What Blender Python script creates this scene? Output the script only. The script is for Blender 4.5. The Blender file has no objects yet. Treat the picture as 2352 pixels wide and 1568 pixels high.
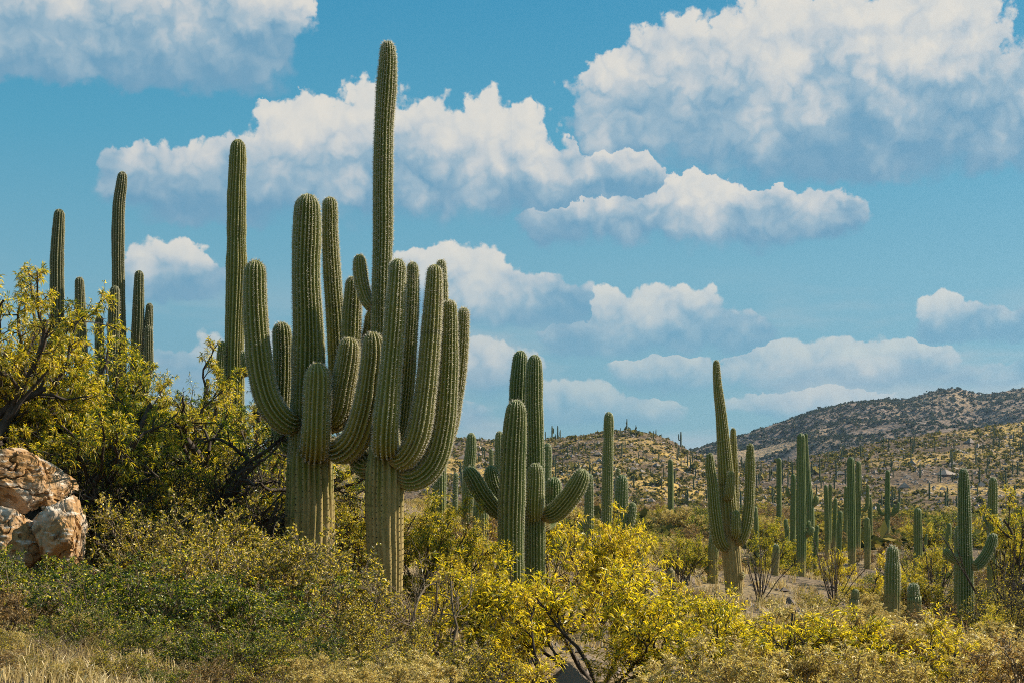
import bpy, math, random
import numpy as np
from math import radians, pi

# ------------------------------------------------------------------ camera, sky, sun
SC = bpy.context.scene
COL = SC.collection
FPX, HX, HY, CAMZ = 3267.0, 1176.0, 1150.0, 1.6      # focal length and horizon of the photograph (2352 x 1568 units)

cam_d = bpy.data.cameras.new('camera')
cam_d.lens, cam_d.sensor_width = 50.0, 36.0
cam_d.shift_y = (HY - 784.0) / 2352.0
cam_d.clip_start, cam_d.clip_end = 0.1, 30000.0
cam = bpy.data.objects.new('camera', cam_d)
cam.location, cam.rotation_euler = (0, 0, CAMZ), (radians(90), 0, 0)
COL.objects.link(cam)
SC.camera = cam

SUN_EL, SUN_AZ = radians(37), radians(71)            # azimuth from the view axis (+Y) towards the right (+X)
sun_d = bpy.data.lights.new('sun', 'SUN')
sun_d.energy, sun_d.angle, sun_d.color = 5.0, radians(0.53), (1.0, 0.90, 0.74)
sun = bpy.data.objects.new('sun', sun_d)
sun.rotation_euler = (radians(90) - SUN_EL, 0, pi - SUN_AZ)
COL.objects.link(sun)

SC.view_settings.view_transform = 'Standard'
SC.view_settings.look = 'None'
SC.view_settings.exposure = 0.83
SC.view_settings.gamma = 1.0
SC.view_settings.use_curve_mapping = False
SC.render.engine = 'CYCLES'
cy = SC.cycles
cy.max_bounces, cy.diffuse_bounces, cy.glossy_bounces = 5, 3, 1
cy.transmission_bounces, cy.transparent_max_bounces, cy.volume_bounces = 3, 4, 0
cy.caustics_reflective = cy.caustics_refractive = False
cy.use_denoising = False
cy.use_adaptive_sampling = False
cy.filter_width = 1.0
cy.use_light_tree = False


class E:
    """tiny expression builder for math nodes"""
    nt = None

    def __init__(self, sock):
        self.s = sock

    @staticmethod
    def op(kind, *a, clamp=False):
        n = E.nt.nodes.new('ShaderNodeMath')
        n.operation, n.use_clamp = kind, clamp
        for i, v in enumerate(a):
            if isinstance(v, E):
                E.nt.links.new(v.s, n.inputs[i])
            else:
                n.inputs[i].default_value = float(v)
        return E(n.outputs[0])

    def __add__(self, o): return E.op('ADD', self, o)
    __radd__ = __add__
    def __sub__(self, o): return E.op('SUBTRACT', self, o)
    def __rsub__(self, o): return E.op('SUBTRACT', o, self)
    def __mul__(self, o): return E.op('MULTIPLY', self, o)
    __rmul__ = __mul__
    def sat(self): return E.op('ADD', self, 0.0, clamp=True)


def vmath(kind, a, b=None, c=None, out=0):
    n = E.nt.nodes.new('ShaderNodeVectorMath')
    n.operation = kind
    for i, v in enumerate((a, b, c)):
        if v is None:
            continue
        if isinstance(v, E):
            E.nt.links.new(v.s, n.inputs[i])
        else:
            n.inputs[i].default_value = v
    return E(n.outputs[out])


def noise(vec, scale, detail=4, rough=0.5, dim='3D', out=0):
    n = E.nt.nodes.new('ShaderNodeTexNoise')
    n.noise_dimensions = dim
    n.inputs['Scale'].default_value = scale
    n.inputs['Detail'].default_value = detail
    n.inputs['Roughness'].default_value = rough
    if vec is not None:
        E.nt.links.new(vec.s, n.inputs['Vector'])
    return E(n.outputs[out])


def voro(vec, scale, detail=3, rough=0.55, dim='2D', smooth=None):
    n = E.nt.nodes.new('ShaderNodeTexVoronoi')
    n.voronoi_dimensions = dim
    if smooth is not None:
        n.feature = 'SMOOTH_F1'
        n.inputs['Smoothness'].default_value = smooth
    n.inputs['Scale'].default_value = scale
    n.inputs['Detail'].default_value = detail
    n.inputs['Roughness'].default_value = rough
    n.inputs['Lacunarity'].default_value = 2.1
    n.normalize = True
    E.nt.links.new(vec.s, n.inputs['Vector'])
    return E(n.outputs['Distance'])


def smooth(x, a, b):
    n = E.nt.nodes.new('ShaderNodeMapRange')
    n.interpolation_type = 'SMOOTHSTEP'
    for i, v in enumerate((x, a, b, 0.0, 1.0)):
        if isinstance(v, E):
            E.nt.links.new(v.s, n.inputs[i])
        else:
            n.inputs[i].default_value = v
    return E(n.outputs[0])


def mixc(f, a, b, kind='MIX'):
    n = E.nt.nodes.new('ShaderNodeMix')
    n.data_type, n.blend_type = 'RGBA', kind
    for i, v in ((0, f), (6, a), (7, b)):
        if isinstance(v, E):
            E.nt.links.new(v.s, n.inputs[i])
        else:
            n.inputs[i].default_value = v if i == 0 else (tuple(v) + (1.0,))[:4]
    return E(n.outputs[2])


def ramp(f, stops, interp='LINEAR'):
    n = E.nt.nodes.new('ShaderNodeValToRGB')
    cr = n.color_ramp
    cr.interpolation = interp
    while len(cr.elements) < len(stops):
        cr.elements.new(0.5)
    for e, (p, c) in zip(cr.elements, stops):
        e.position, e.color = p, tuple(c) + (1.0,)
    E.nt.links.new(f.s, n.inputs[0])
    return E(n.outputs[0])


def ang(px, py):
    az = math.atan((px - HX) / FPX)
    return math.degrees(az), math.degrees(math.atan((HY - py) / FPX * math.cos(az)))


# cumulus banks: (base height, softness of the base, [(x, y, half width, half height), ...]) in picture units, turned into azimuth / elevation
CLOUDS = [
    (238, 1.3, [(40, 70, 360, 210), (330, 60, 280, 190), (530, 75, 150, 170), (-280, 80, 320, 220)]),
    (532, 0.9, [(312, 410, 75, 80), (430, 445, 120, 100), (560, 440, 130, 105), (700, 375, 130, 140), (840, 365, 150, 145),
                (1000, 375, 160, 135), (1150, 375, 130, 130), (1260, 415, 120, 85)]),
    (445, 1.3, [(1410, 260, 105, 130), (1500, 210, 95, 130), (1620, 250, 160, 165), (1760, 170, 130, 175), (1900, 190, 170, 190),
                (2130, 165, 180, 195), (2280, 270, 140, 160), (1950, 330, 360, 125), (2480, 270, 200, 180), (2700, 300, 200, 150)]),
    (585, 1.1, [(1285, 508, 95, 65), (1420, 495, 140, 70), (1600, 482, 130, 90), (1760, 505, 150, 68), (1890, 498, 105, 55)]),
    (478, 0.8, [(1300, 430, 85, 65), (1440, 405, 100, 80)]),
    (700, 0.7, [(345, 640, 75, 80), (430, 645, 95, 72)]),
    (755, 1.0, [(950, 650, 95, 70), (1080, 660, 115, 90), (1190, 695, 100, 70), (1290, 712, 85, 55)]),
    (822, 0.9, [(1335, 775, 100, 55), (1440, 752, 125, 82), (1550, 742, 135, 84), (1690, 775, 95, 50)]),
    (800, 0.7, [(2165, 745, 70, 60), (2250, 752, 90, 50), (2330, 765, 90, 50), (2440, 755, 110, 65)]),
    (905, 1.3, [(1540, 865, 140, 45), (1790, 845, 140, 62), (1980, 842, 130, 62), (2100, 835, 100, 55), (2290, 880, 150, 40)]),
    (915, 1.3, [(1110, 850, 110, 65), (560, 820, 110, 60), (430, 860, 110, 50)]),
    (985, 1.3, [(1320, 930, 130, 55), (1460, 950, 110, 42), (1010, 965, 130, 50), (1880, 925, 190, 40)]),
]


def cloud_field(P, clouds):
    """cloud body (above zero inside) and height inside the bank it belongs to (0 at its base, 1 at its top)"""
    sep = E.nt.nodes.new('ShaderNodeSeparateXYZ')
    E.nt.links.new(P.s, sep.inputs[0])
    ely = E(sep.outputs[1])
    tot = hgt = None
    for base_py, soft, blobs in clouds:
        D = None
        for (x, y, rx, ry) in blobs:
            a, e = ang(x, y)
            sx, sy = 57.0 / rx, 57.0 / ry
            ln = vmath('LENGTH', vmath('MULTIPLY_ADD', P, (sx, sy, 0.0), (-a * sx, -e * sy, 0.0)), out=1)
            D = ln if D is None else E.op('SMOOTH_MIN', D, ln, 0.25)
        be = ang(1176, base_py)[1]
        hh = max(0.7, ang(1176, min(b[1] - b[3] for b in blobs))[1] - be)
        F = E.op('SMOOTH_MIN', 1.10 - D, (ely - (be - 0.15)) * (1.5 / soft), 0.25)
        h = (ely - be) * (1.0 / hh)
        if tot is None:
            tot, hgt = F, h
        else:
            g = smooth(F - tot, -0.06, 0.06)
            hgt = hgt + g * (h - hgt)
            tot = E.op('MAXIMUM', tot, F)
    return tot, hgt


world = bpy.data.worlds.new('World')
SC.world = world
world.use_nodes = True
nt = world.node_tree
nt.nodes.clear()
E.nt = nt
w_out = nt.nodes.new('ShaderNodeOutputWorld')
sky = nt.nodes.new('ShaderNodeTexSky')
sky.sky_type, sky.sun_disc = 'NISHITA', False
sky.sun_elevation, sky.sun_rotation = SUN_EL, SUN_AZ
sky.altitude, sky.air_density, sky.dust_density, sky.ozone_density = 800, 1.0, 0.6, 1.0
tc = nt.nodes.new('ShaderNodeTexCoord')
sepd = nt.nodes.new('ShaderNodeSeparateXYZ')
nt.links.new(tc.outputs['Generated'], sepd.inputs[0])
dx, dy, dz = (E(sepd.outputs[i]) for i in range(3))
az = E.op('ARCTAN2', dx, dy) * 57.29578
el = E.op('ARCSINE', dz) * 57.29578
comb = nt.nodes.new('ShaderNodeCombineXYZ')
nt.links.new(az.s, comb.inputs[0])
nt.links.new(el.s, comb.inputs[1])
P0 = E(comb.outputs[0])
# clear air: the Nishita sky, graded to the teal of the place
sky_s = vmath('MULTIPLY', E(sky.outputs[0]), (0.044, 0.067, 0.067))
low = ramp(smooth(el, -2.0, 26.0), [(0.0, (0.165, 0.300, 0.385)), (0.33, (0.150, 0.345, 0.440)), (0.62, (0.070, 0.305, 0.440)), (1.0, (0.012, 0.225, 0.410))])
skyc = mixc(0.75, sky_s, low)
veil = noise(vmath('MULTIPLY', P0, (0.10, 0.42, 0)), 1.0, 5, 0.55, '2D')
veil = smooth(veil, 0.40, 0.66) * smooth(el, -2.0, 1.5) * (1.0 - smooth(el, 4.5, 10.0))
skyc = mixc(veil * 0.55, skyc, (0.40, 0.435, 0.455))
SKY = 0.72
CRAMP = [(0.0, (0.125, 0.270, 0.390)), (0.30, (0.255, 0.365, 0.445)), (0.62, (0.450, 0.480, 0.495)), (1.0, (0.635, 0.595, 0.525))]


def background(color):
    b = nt.nodes.new('ShaderNodeBackground')
    nt.links.new(color.s, b.inputs[0])
    b.inputs[1].default_value = SKY
    return b.outputs[0]


def mix_sh(f, a, b):
    m = nt.nodes.new('ShaderNodeMixShader')
    nt.links.new(f.s, m.inputs[0])
    nt.links.new(a, m.inputs[1])
    nt.links.new(b, m.inputs[2])
    return m.outputs[0]


def billow(P, n):
    """rounded heaps with sharp valleys between them"""
    tot, a, sc = None, 1.0, 0.45
    for k in range(n):
        v = E.op('ABSOLUTE', noise(P, sc, 0, 0.5, '2D') - 0.5) * (2.0 * a)
        tot = v if tot is None else tot + v
        a *= 0.52
        sc *= 2.15
    return tot


upc = nt.nodes.new('ShaderNodeCombineXYZ')                 # high clouds are nearer, so their billows look larger
ups = 0.40 + E.op('MAXIMUM', el, 0.0) * 0.075
nt.links.new(ups.s, upc.inputs[0])
nt.links.new(ups.s, upc.inputs[1])
up = E(upc.outputs[0])


def cloud_sky(clouds):
    """sky with the cumulus banks standing in one quarter of the view"""
    w1 = vmath('MULTIPLY', vmath('SUBTRACT', noise(P0, 0.55, 1, 0.5, '2D', 1), (0.5, 0.5, 0.5)), up)
    w2 = vmath('MULTIPLY', vmath('SUBTRACT', noise(P0, 1.5, 4, 0.55, '2D', 1), (0.5, 0.5, 0.5)), up)
    P1 = vmath('ADD', vmath('ADD', P0, vmath('MULTIPLY', w1, (0.9, 0.7, 0))), vmath('MULTIPLY', w2, (0.7, 0.6, 0)))
    F1, hgt = cloud_field(P1, clouds)
    Pl = vmath('ADD', P0, vmath('MULTIPLY', w2, (0.45, 0.45, 0)))
    l1 = billow(Pl, 3)
    l2 = billow(vmath('ADD', Pl, (0.20, 0.34, 0)), 3)
    fine = noise(P0, 2.4, 6, 0.60, '2D')
    top = smooth(hgt, 0.05, 0.55)
    dens = F1 + ((l1 - 0.36) * 0.40 + (fine - 0.5) * 0.22) * (0.35 + top * 0.65)
    alpha = smooth(dens, 0.0, 0.15 + (1.0 - top) * 0.42)
    alpha = alpha * smooth(el, -1.0, 3.0) * (0.36 + smooth(el, 2.0, 12.0) * 0.60)
    big = noise(P0, 0.32, 2, 0.5, '2D') - 0.5
    shade = smooth(hgt + (l1 - 0.36) * 0.30 + big * 0.70, 0.10, 0.95) * 0.84 + 0.03 + (l1 - l2) * (0.06 + top * 0.13) + (fine - 0.5) * 0.05
    return background(mixc(alpha, skyc, ramp(shade.sat(), CRAMP)))


def pick(a0, a1, e0, e1):
    out = []
    for base_py, soft, blobs in CLOUDS:
        bl = [b for b in blobs if ang(b[0] + b[2] + 130, 0)[0] > a0 and ang(b[0] - b[2] - 130, 0)[0] < a1
              and ang(1176, b[1] - b[3] - 130)[1] > e0 and ang(1176, b[1] + b[3] + 130)[1] < e1]
        if bl:
            out.append((base_py, soft, bl))
    return out


QE = 8.2
upL, upR, loL, loR = (cloud_sky(pick(*q)) for q in ((-60, 0, QE, 90), (0, 60, QE, 90), (-60, 0, -90, QE), (0, 60, -90, QE)))
rgt = E.op('GREATER_THAN', az, 0.0)
view_sky = mix_sh(E.op('GREATER_THAN', el, QE), mix_sh(rgt, loL, loR), mix_sh(rgt, upL, upR))
# the rest of the sky: the same broken cumulus, scattered
cov = noise(vmath('MULTIPLY', P0, (0.7, 1.3, 0)), 0.10, 7, 0.55, '2D')
cov2 = noise(vmath('MULTIPLY', vmath('ADD', P0, (0.8, 1.4, 0)), (0.7, 1.3, 0)), 0.10, 4, 0.55, '2D')
fade = E.op('MAXIMUM', smooth(E.op('ABSOLUTE', az), 33.0, 42.0), smooth(el, 27.0, 34.0)) * smooth(el, -1.0, 4.0)
oa = smooth(cov, 0.54, 0.62) * fade
osh = (0.62 + (cov - cov2) * 4.0).sat()
rest_sky = background(mixc(oa, skyc, ramp(osh, CRAMP)))
outside = E.op('MAXIMUM', E.op('GREATER_THAN', E.op('ABSOLUTE', az), 33.0), E.op('GREATER_THAN', el, 27.0))
nt.links.new(mix_sh(outside, view_sky, rest_sky), w_out.inputs[0])
world.cycles.sampling_method = 'MANUAL'
world.cycles.sample_map_resolution = 512

# ------------------------------------------------------------------ helpers
rng = np.random.default_rng(7)
random.seed(7)


def W(px, py, Y):
    """picture point at a depth -> place in the world"""
    return np.array([(px - HX) / FPX * Y, Y, CAMZ + (HY - py) / FPX * Y])


def hash3(ix, iy, iz, seed):
    h = (ix * 374761393 + iy * 668265263 + iz * 2147483647 + seed * 1274126177) & 0xFFFFFFFF
    h = ((h ^ (h >> 13)) * 1274126177) & 0xFFFFFFFF
    return ((h ^ (h >> 16)) & 0xFFFF) / 65535.0


def vnoise(p, seed=0):
    p = np.asarray(p, float)
    i = np.floor(p).astype(np.int64)
    f = p - i
    f = f * f * f * (f * (f * 6 - 15) + 10)
    r = 0
    for a in (0, 1):
        for b in (0, 1):
            for c in (0, 1):
                w = (f[..., 0] if a else 1 - f[..., 0]) * (f[..., 1] if b else 1 - f[..., 1]) * (f[..., 2] if c else 1 - f[..., 2])
                r = r + w * hash3(i[..., 0] + a, i[..., 1] + b, i[..., 2] + c, seed)
    return r * 2 - 1


def fbm(p, seed=0, oct=4, gain=0.5):
    r, a, s = 0, 1.0, 1.0
    for k in range(oct):
        r = r + a * vnoise(np.asarray(p) * s + k * 17.3, seed + k)
        a *= gain
        s *= 2.03
    return r


def mesh(name, verts, polys, mats, midx=None, smooth_=True, attrs=None):
    """polys: list of integer arrays (n,3) or (n,4)"""
    me = bpy.data.meshes.new(name)
    verts = np.asarray(verts, np.float32)
    polys = [np.asarray(p, np.int32) for p in polys if len(p)]
    nl = sum(p.size for p in polys)
    npoly = sum(len(p) for p in polys)
    me.vertices.add(len(verts))
    me.vertices.foreach_set('co', verts.ravel())
    me.loops.add(nl)
    me.loops.foreach_set('vertex_index', np.concatenate([p.ravel() for p in polys]))
    tot = np.concatenate([np.full(len(p), p.shape[1], np.int32) for p in polys])
    st = np.zeros(npoly, np.int32)
    st[1:] = np.cumsum(tot)[:-1]
    me.polygons.add(npoly)
    me.polygons.foreach_set('loop_start', st)
    me.polygons.foreach_set('loop_total', tot)
    if midx is not None:
        me.polygons.foreach_set('material_index', np.asarray(midx, np.int32))
    me.polygons.foreach_set('use_smooth', np.full(npoly, smooth_, bool))
    for m in (mats if isinstance(mats, (list, tuple)) else [mats]):
        me.materials.append(m)
    if attrs:
        for k, v in attrs.items():
            a = me.attributes.new(k, 'FLOAT', 'POINT')
            a.data.foreach_set('value', np.asarray(v, np.float32))
    me.update(calc_edges=True)
    return me


def link(name, data, parent=None, loc=None):
    o = bpy.data.objects.new(name, data)
    COL.objects.link(o)
    if parent is not None:
        o.parent = parent
    if loc is not None:
        o.location = loc
    return o


def tag(o, label=None, cat=None, group=None, kind=None):
    for k, v in (('label', label), ('category', cat), ('group', group), ('kind', kind)):
        if v:
            o[k] = v
    return o


def thing(name, loc, label, cat, group=None):
    return tag(link(name, None, None, loc), label, cat, group)


def copy_tree(root, loc, rz, sc, label=None, group=None):
    r = root.copy()
    COL.objects.link(r)
    r.location, r.rotation_euler, r.scale = loc, (0, 0, rz), (sc if hasattr(sc, '__len__') else (sc, sc, sc))
    if label:
        r['label'] = label
    if group:
        r['group'] = group
    for ch in list(root.children):
        c = ch.copy()
        COL.objects.link(c)
        c.parent = r
        for g in list(ch.children):
            d = g.copy()
            COL.objects.link(d)
            d.parent = c
    return r


# ------------------------------------------------------------------ materials
def new_mat(name):
    m = bpy.data.materials.new(name)
    m.use_nodes = True
    t = m.node_tree
    t.nodes.clear()
    E.nt = t
    out = t.nodes.new('ShaderNodeOutputMaterial')
    return m, t, out


def geo(out):
    n = E.nt.nodes.new('ShaderNodeNewGeometry')
    return E(n.outputs[out])


def objco():
    return E(E.nt.nodes.new('ShaderNodeTexCoord').outputs['Object'])


def attr(name):
    n = E.nt.nodes.new('ShaderNodeAttribute')
    n.attribute_name = name
    return E(n.outputs['Fac'])


def orand():
    return E(E.nt.nodes.new('ShaderNodeObjectInfo').outputs['Random'])


def principled(color, rough=0.8, spec=0.2, bump=None, strength=0.3, dist=0.02):
    t = E.nt
    b = t.nodes.new('ShaderNodeBsdfPrincipled')
    if isinstance(color, E):
        t.links.new(color.s, b.inputs['Base Color'])
    else:
        b.inputs['Base Color'].default_value = tuple(color) + (1.0,)
    if isinstance(rough, E):
        t.links.new(rough.s, b.inputs['Roughness'])
    else:
        b.inputs['Roughness'].default_value = rough
    b.inputs['Specular IOR Level'].default_value = spec
    if bump is not None:
        n = t.nodes.new('ShaderNodeBump')
        n.inputs['Strength'].default_value = strength
        n.inputs['Distance'].default_value = dist
        t.links.new(bump.s, n.inputs['Height'])
        t.links.new(n.outputs[0], b.inputs['Normal'])
    return b


def leaf_mat(name, stops, trans=0.45, tint=(1.0, 1.0, 0.6), hue_var=0.3, gloss=0.045):
    m, t, out = new_mat(name)
    r = geo('Random Per Island')
    big = noise(objco(), 1.7, 2, 0.5)
    f = E.op('ADD', r, (big - 0.5) * 0.7 + (orand() - 0.5) * hue_var, clamp=True)
    c = ramp(f, stops)
    d = t.nodes.new('ShaderNodeBsdfDiffuse')
    t.links.new(c.s, d.inputs[0])
    tr = t.nodes.new('ShaderNodeBsdfTranslucent')
    ct = mixc(1.0, c, tint, 'MULTIPLY')
    t.links.new(ct.s, tr.inputs[0])
    g = t.nodes.new('ShaderNodeBsdfGlossy')
    g.inputs['Roughness'].default_value = 0.45
    g.inputs['Color'].default_value = (0.8, 0.8, 0.75, 1)
    mx = t.nodes.new('ShaderNodeMixShader')
    mx.inputs[0].default_value = trans
    t.links.new(d.outputs[0], mx.inputs[1])
    t.links.new(tr.outputs[0], mx.inputs[2])
    m2 = t.nodes.new('ShaderNodeMixShader')
    m2.inputs[0].default_value = gloss
    t.links.new(mx.outputs[0], m2.inputs[1])
    t.links.new(g.outputs[0], m2.inputs[2])
    t.links.new(m2.outputs[0], out.inputs[0])
    return m


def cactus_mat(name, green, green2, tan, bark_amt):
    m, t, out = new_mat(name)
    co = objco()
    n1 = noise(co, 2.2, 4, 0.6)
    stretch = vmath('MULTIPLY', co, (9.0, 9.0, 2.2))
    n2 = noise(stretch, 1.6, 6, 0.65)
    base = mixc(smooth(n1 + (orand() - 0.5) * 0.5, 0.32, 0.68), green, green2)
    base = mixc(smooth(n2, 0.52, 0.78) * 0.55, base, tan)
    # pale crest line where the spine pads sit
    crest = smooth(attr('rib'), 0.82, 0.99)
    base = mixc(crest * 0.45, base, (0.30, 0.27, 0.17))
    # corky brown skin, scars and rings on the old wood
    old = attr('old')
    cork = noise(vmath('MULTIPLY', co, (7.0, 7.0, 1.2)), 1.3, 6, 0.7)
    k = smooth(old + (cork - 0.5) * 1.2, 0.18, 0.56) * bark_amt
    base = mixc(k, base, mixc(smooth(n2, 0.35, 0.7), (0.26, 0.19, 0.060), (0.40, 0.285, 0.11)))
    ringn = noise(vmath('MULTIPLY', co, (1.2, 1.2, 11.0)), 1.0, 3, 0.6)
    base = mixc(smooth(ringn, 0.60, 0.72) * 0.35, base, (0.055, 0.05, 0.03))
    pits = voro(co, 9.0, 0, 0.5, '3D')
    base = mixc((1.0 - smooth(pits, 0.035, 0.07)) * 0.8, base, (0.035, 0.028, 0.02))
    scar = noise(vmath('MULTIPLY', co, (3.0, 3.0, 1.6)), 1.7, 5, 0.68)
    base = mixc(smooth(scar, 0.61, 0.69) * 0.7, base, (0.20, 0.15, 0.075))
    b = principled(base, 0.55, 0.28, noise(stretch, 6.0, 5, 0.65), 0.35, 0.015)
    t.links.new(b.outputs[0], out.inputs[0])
    return m


def simple_mat(name, stops, scale=3.0, detail=5, rough=0.85, spec=0.15, bump=0.4, dist=0.02, trans=None, stretch=(1, 1, 1), var=0.3):
    m, t, out = new_mat(name)
    co = vmath('MULTIPLY', objco(), stretch)
    f = E.op('ADD', noise(co, scale, detail, 0.62), (orand() - 0.5) * var, clamp=True)
    c = ramp(f, stops)
    b = principled(c, rough, spec, noise(co, scale * 4, detail, 0.65), bump, dist)
    if trans:
        tr = t.nodes.new('ShaderNodeBsdfTranslucent')
        t.links.new(c.s, tr.inputs[0])
        mx = t.nodes.new('ShaderNodeMixShader')
        mx.inputs[0].default_value = trans
        t.links.new(b.outputs[0], mx.inputs[1])
        t.links.new(tr.outputs[0], mx.inputs[2])
        t.links.new(mx.outputs[0], out.inputs[0])
    else:
        t.links.new(b.outputs[0], out.inputs[0])
    return m


M_CACTUS = cactus_mat('saguaro_skin', (0.160, 0.168, 0.022), (0.215, 0.195, 0.030), (0.28, 0.22, 0.058), 0.9)
M_CACTUS2 = cactus_mat('saguaro_skin_green', (0.115, 0.160, 0.036), (0.160, 0.180, 0.040), (0.21, 0.20, 0.065), 0.75)
M_CACTUS3 = cactus_mat('saguaro_skin_dark', (0.095, 0.100, 0.028), (0.125, 0.118, 0.036), (0.17, 0.14, 0.06), 0.8)  # weathered skin of the left saguaros, with their shade put into the colour
M_SPINE = simple_mat('spines_pale', [(0.2, (0.62, 0.57, 0.46)), (0.8, (0.80, 0.75, 0.64))], bump=0.0, trans=0.35)
M_SPINE_D = simple_mat('spines_dark', [(0.2, (0.025, 0.02, 0.015)), (0.8, (0.07, 0.055, 0.04))], bump=0.0)
M_FARC = simple_mat('far_saguaro_skin', [(0.2, (0.055, 0.075, 0.035)), (0.8, (0.10, 0.115, 0.055))], scale=0.8, bump=0.0)
M_BARK = simple_mat('dark_bark', [(0.25, (0.035, 0.026, 0.019)), (0.6, (0.075, 0.058, 0.045)), (0.9, (0.13, 0.11, 0.09))], scale=14, stretch=(1, 1, 0.4), bump=0.6)
M_TWIG = simple_mat('grey_twig', [(0.25, (0.09, 0.065, 0.042)), (0.55, (0.20, 0.15, 0.095)), (0.85, (0.40, 0.32, 0.22))], scale=5)
M_STRAW = leaf_mat('straw', [(0.0, (0.26, 0.18, 0.07)), (0.4, (0.50, 0.37, 0.15)), (0.75, (0.68, 0.53, 0.25)), (1.0, (0.78, 0.65, 0.38))], 0.4, (1, 0.95, 0.8))
M_STRAWY = leaf_mat('straw_yellow', [(0.0, (0.30, 0.21, 0.07)), (0.35, (0.62, 0.48, 0.13)), (0.65, (0.80, 0.63, 0.18)), (1.0, (0.86, 0.73, 0.42))], 0.42, (1, 0.97, 0.7))
M_YELLOW = leaf_mat('mesquite_leaf_yellow', [(0.0, (0.11, 0.14, 0.015)), (0.22, (0.36, 0.33, 0.015)), (0.45, (0.76, 0.57, 0.015)), (0.85, (0.90, 0.69, 0.025)), (1.0, (0.78, 0.56, 0.16))], 0.62, (1.0, 1.0, 0.6))
M_YGREEN = leaf_mat('leaf_yellow_green', [(0.0, (0.06, 0.10, 0.012)), (0.30, (0.17, 0.21, 0.015)), (0.48, (0.62, 0.50, 0.02)), (0.9, (0.86, 0.64, 0.025)), (1.0, (0.7, 0.5, 0.15))], 0.62, (1.0, 1.0, 0.6))
M_GREEN = leaf_mat('leaf_green', [(0.0, (0.022, 0.046, 0.008)), (0.5, (0.055, 0.10, 0.010)), (0.72, (0.20, 0.26, 0.018)), (1.0, (0.84, 0.70, 0.04))], 0.58, (1.0, 1.0, 0.6))
M_OLIVE = leaf_mat('leaf_olive_tan', [(0.0, (0.045, 0.06, 0.010)), (0.40, (0.13, 0.14, 0.012)), (0.58, (0.56, 0.45, 0.025)), (0.85, (0.86, 0.66, 0.04)), (1.0, (0.76, 0.58, 0.24))], 0.55, (1.0, 0.97, 0.6))
M_RUST = leaf_mat('leaf_rust', [(0.0, (0.12, 0.08, 0.025)), (0.5, (0.34, 0.21, 0.06)), (1.0, (0.55, 0.38, 0.14))], 0.4, (1, 0.9, 0.6))
M_FARLEAF = leaf_mat('far_shrub_leaf', [(0.0, (0.055, 0.060, 0.022)), (0.5, (0.115, 0.115, 0.036)), (0.8, (0.24, 0.195, 0.055)), (1.0, (0.46, 0.33, 0.10))], 0.3, gloss=0.0)
M_MTLEAF = leaf_mat('mountain_shrub_leaf', [(0.0, (0.028, 0.040, 0.026)), (0.6, (0.052, 0.064, 0.038)), (1.0, (0.10, 0.10, 0.05))], 0.25, gloss=0.0)


def ground_mat(name, soil, dry, patch, stone, sc):
    m, t, out = new_mat(name)
    co = objco()
    n1 = noise(co, 0.06 * sc, 6, 0.6)
    n2 = noise(co, 0.5 * sc, 6, 0.65)
    n3 = noise(co, 3.5 * sc, 5, 0.6)
    c = mixc(smooth(n2, 0.35, 0.65), soil, dry)
    c = mixc(smooth(n1, 0.46, 0.60) * smooth(n3, 0.30, 0.6), c, patch)
    vs = voro(co, 1.1 * sc, 2, 0.6, '3D')
    c = mixc((1.0 - smooth(vs, 0.12, 0.26)) * 0.75, c, stone)
    c = mixc(smooth(n3, 0.58, 0.72) * 0.5, c, tuple(0.55 * v for v in soil))
    h = n2 * 0.6 + n3 * 0.35 + (1.0 - smooth(vs, 0.05, 0.35)) * 0.5
    b = principled(c, 0.95, 0.1, h, 1.0, 0.5 / sc)
    t.links.new(b.outputs[0], out.inputs[0])
    return m


M_GROUND = ground_mat('desert_soil', (0.13, 0.092, 0.058), (0.22, 0.16, 0.095), (0.28, 0.205, 0.10), (0.22, 0.19, 0.16), 1.0)
M_HILL = ground_mat('hill_soil', (0.10, 0.068, 0.040), (0.17, 0.115, 0.066), (0.52, 0.34, 0.09), (0.22, 0.18, 0.15), 0.22)
M_MOUNT = ground_mat('mountain_soil', (0.12, 0.088, 0.064), (0.21, 0.15, 0.105), (0.36, 0.25, 0.13), (0.2, 0.17, 0.145), 0.07)

# ------------------------------------------------------------------ terrain
GP = np.array([
    (0, 1, 0.0), (-5, 5, .3), (5, 5, -.3), (0, 10, -.3), (-5, 12, .35), (5, 13, -.8), (-9, 14, 1.6),
    (-1.85, 20.8, -.15), (-3.1, 21.6, .05), (-6, 18, .6), (-9, 20, 2.0), (-4.5, 15, .2), (0, 16, -.5), (.2, 24.5, -.9),
    (4, 17, -.8), (4, 28, -1.1), (6.5, 42.4, -1.3), (13.5, 42.4, -2.4), (9, 22, -1.4), (20, 42, -2.6), (-5.9, 30.5, 1.2),
    (-10.5, 38, 2.8), (-16, 40, 4.5), (-3, 45, .6), (0, 45, -.4), (15, 75, -2.4), (0, 75, -1.2), (-8, 75, 2.0), (-25, 75, 7.0),
    (0, 130, -.8), (40, 130, -1.6), (-30, 130, 5.0), (0, 350, -1.2), (120, 350, -1.6), (-120, 350, 3.0), (0, 900, -2), (400, 900, -2),
    (-400, 900, 0), (0, 4000, -4), (2500, 4000, -4), (-2500, 4000, -4)], float)


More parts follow.
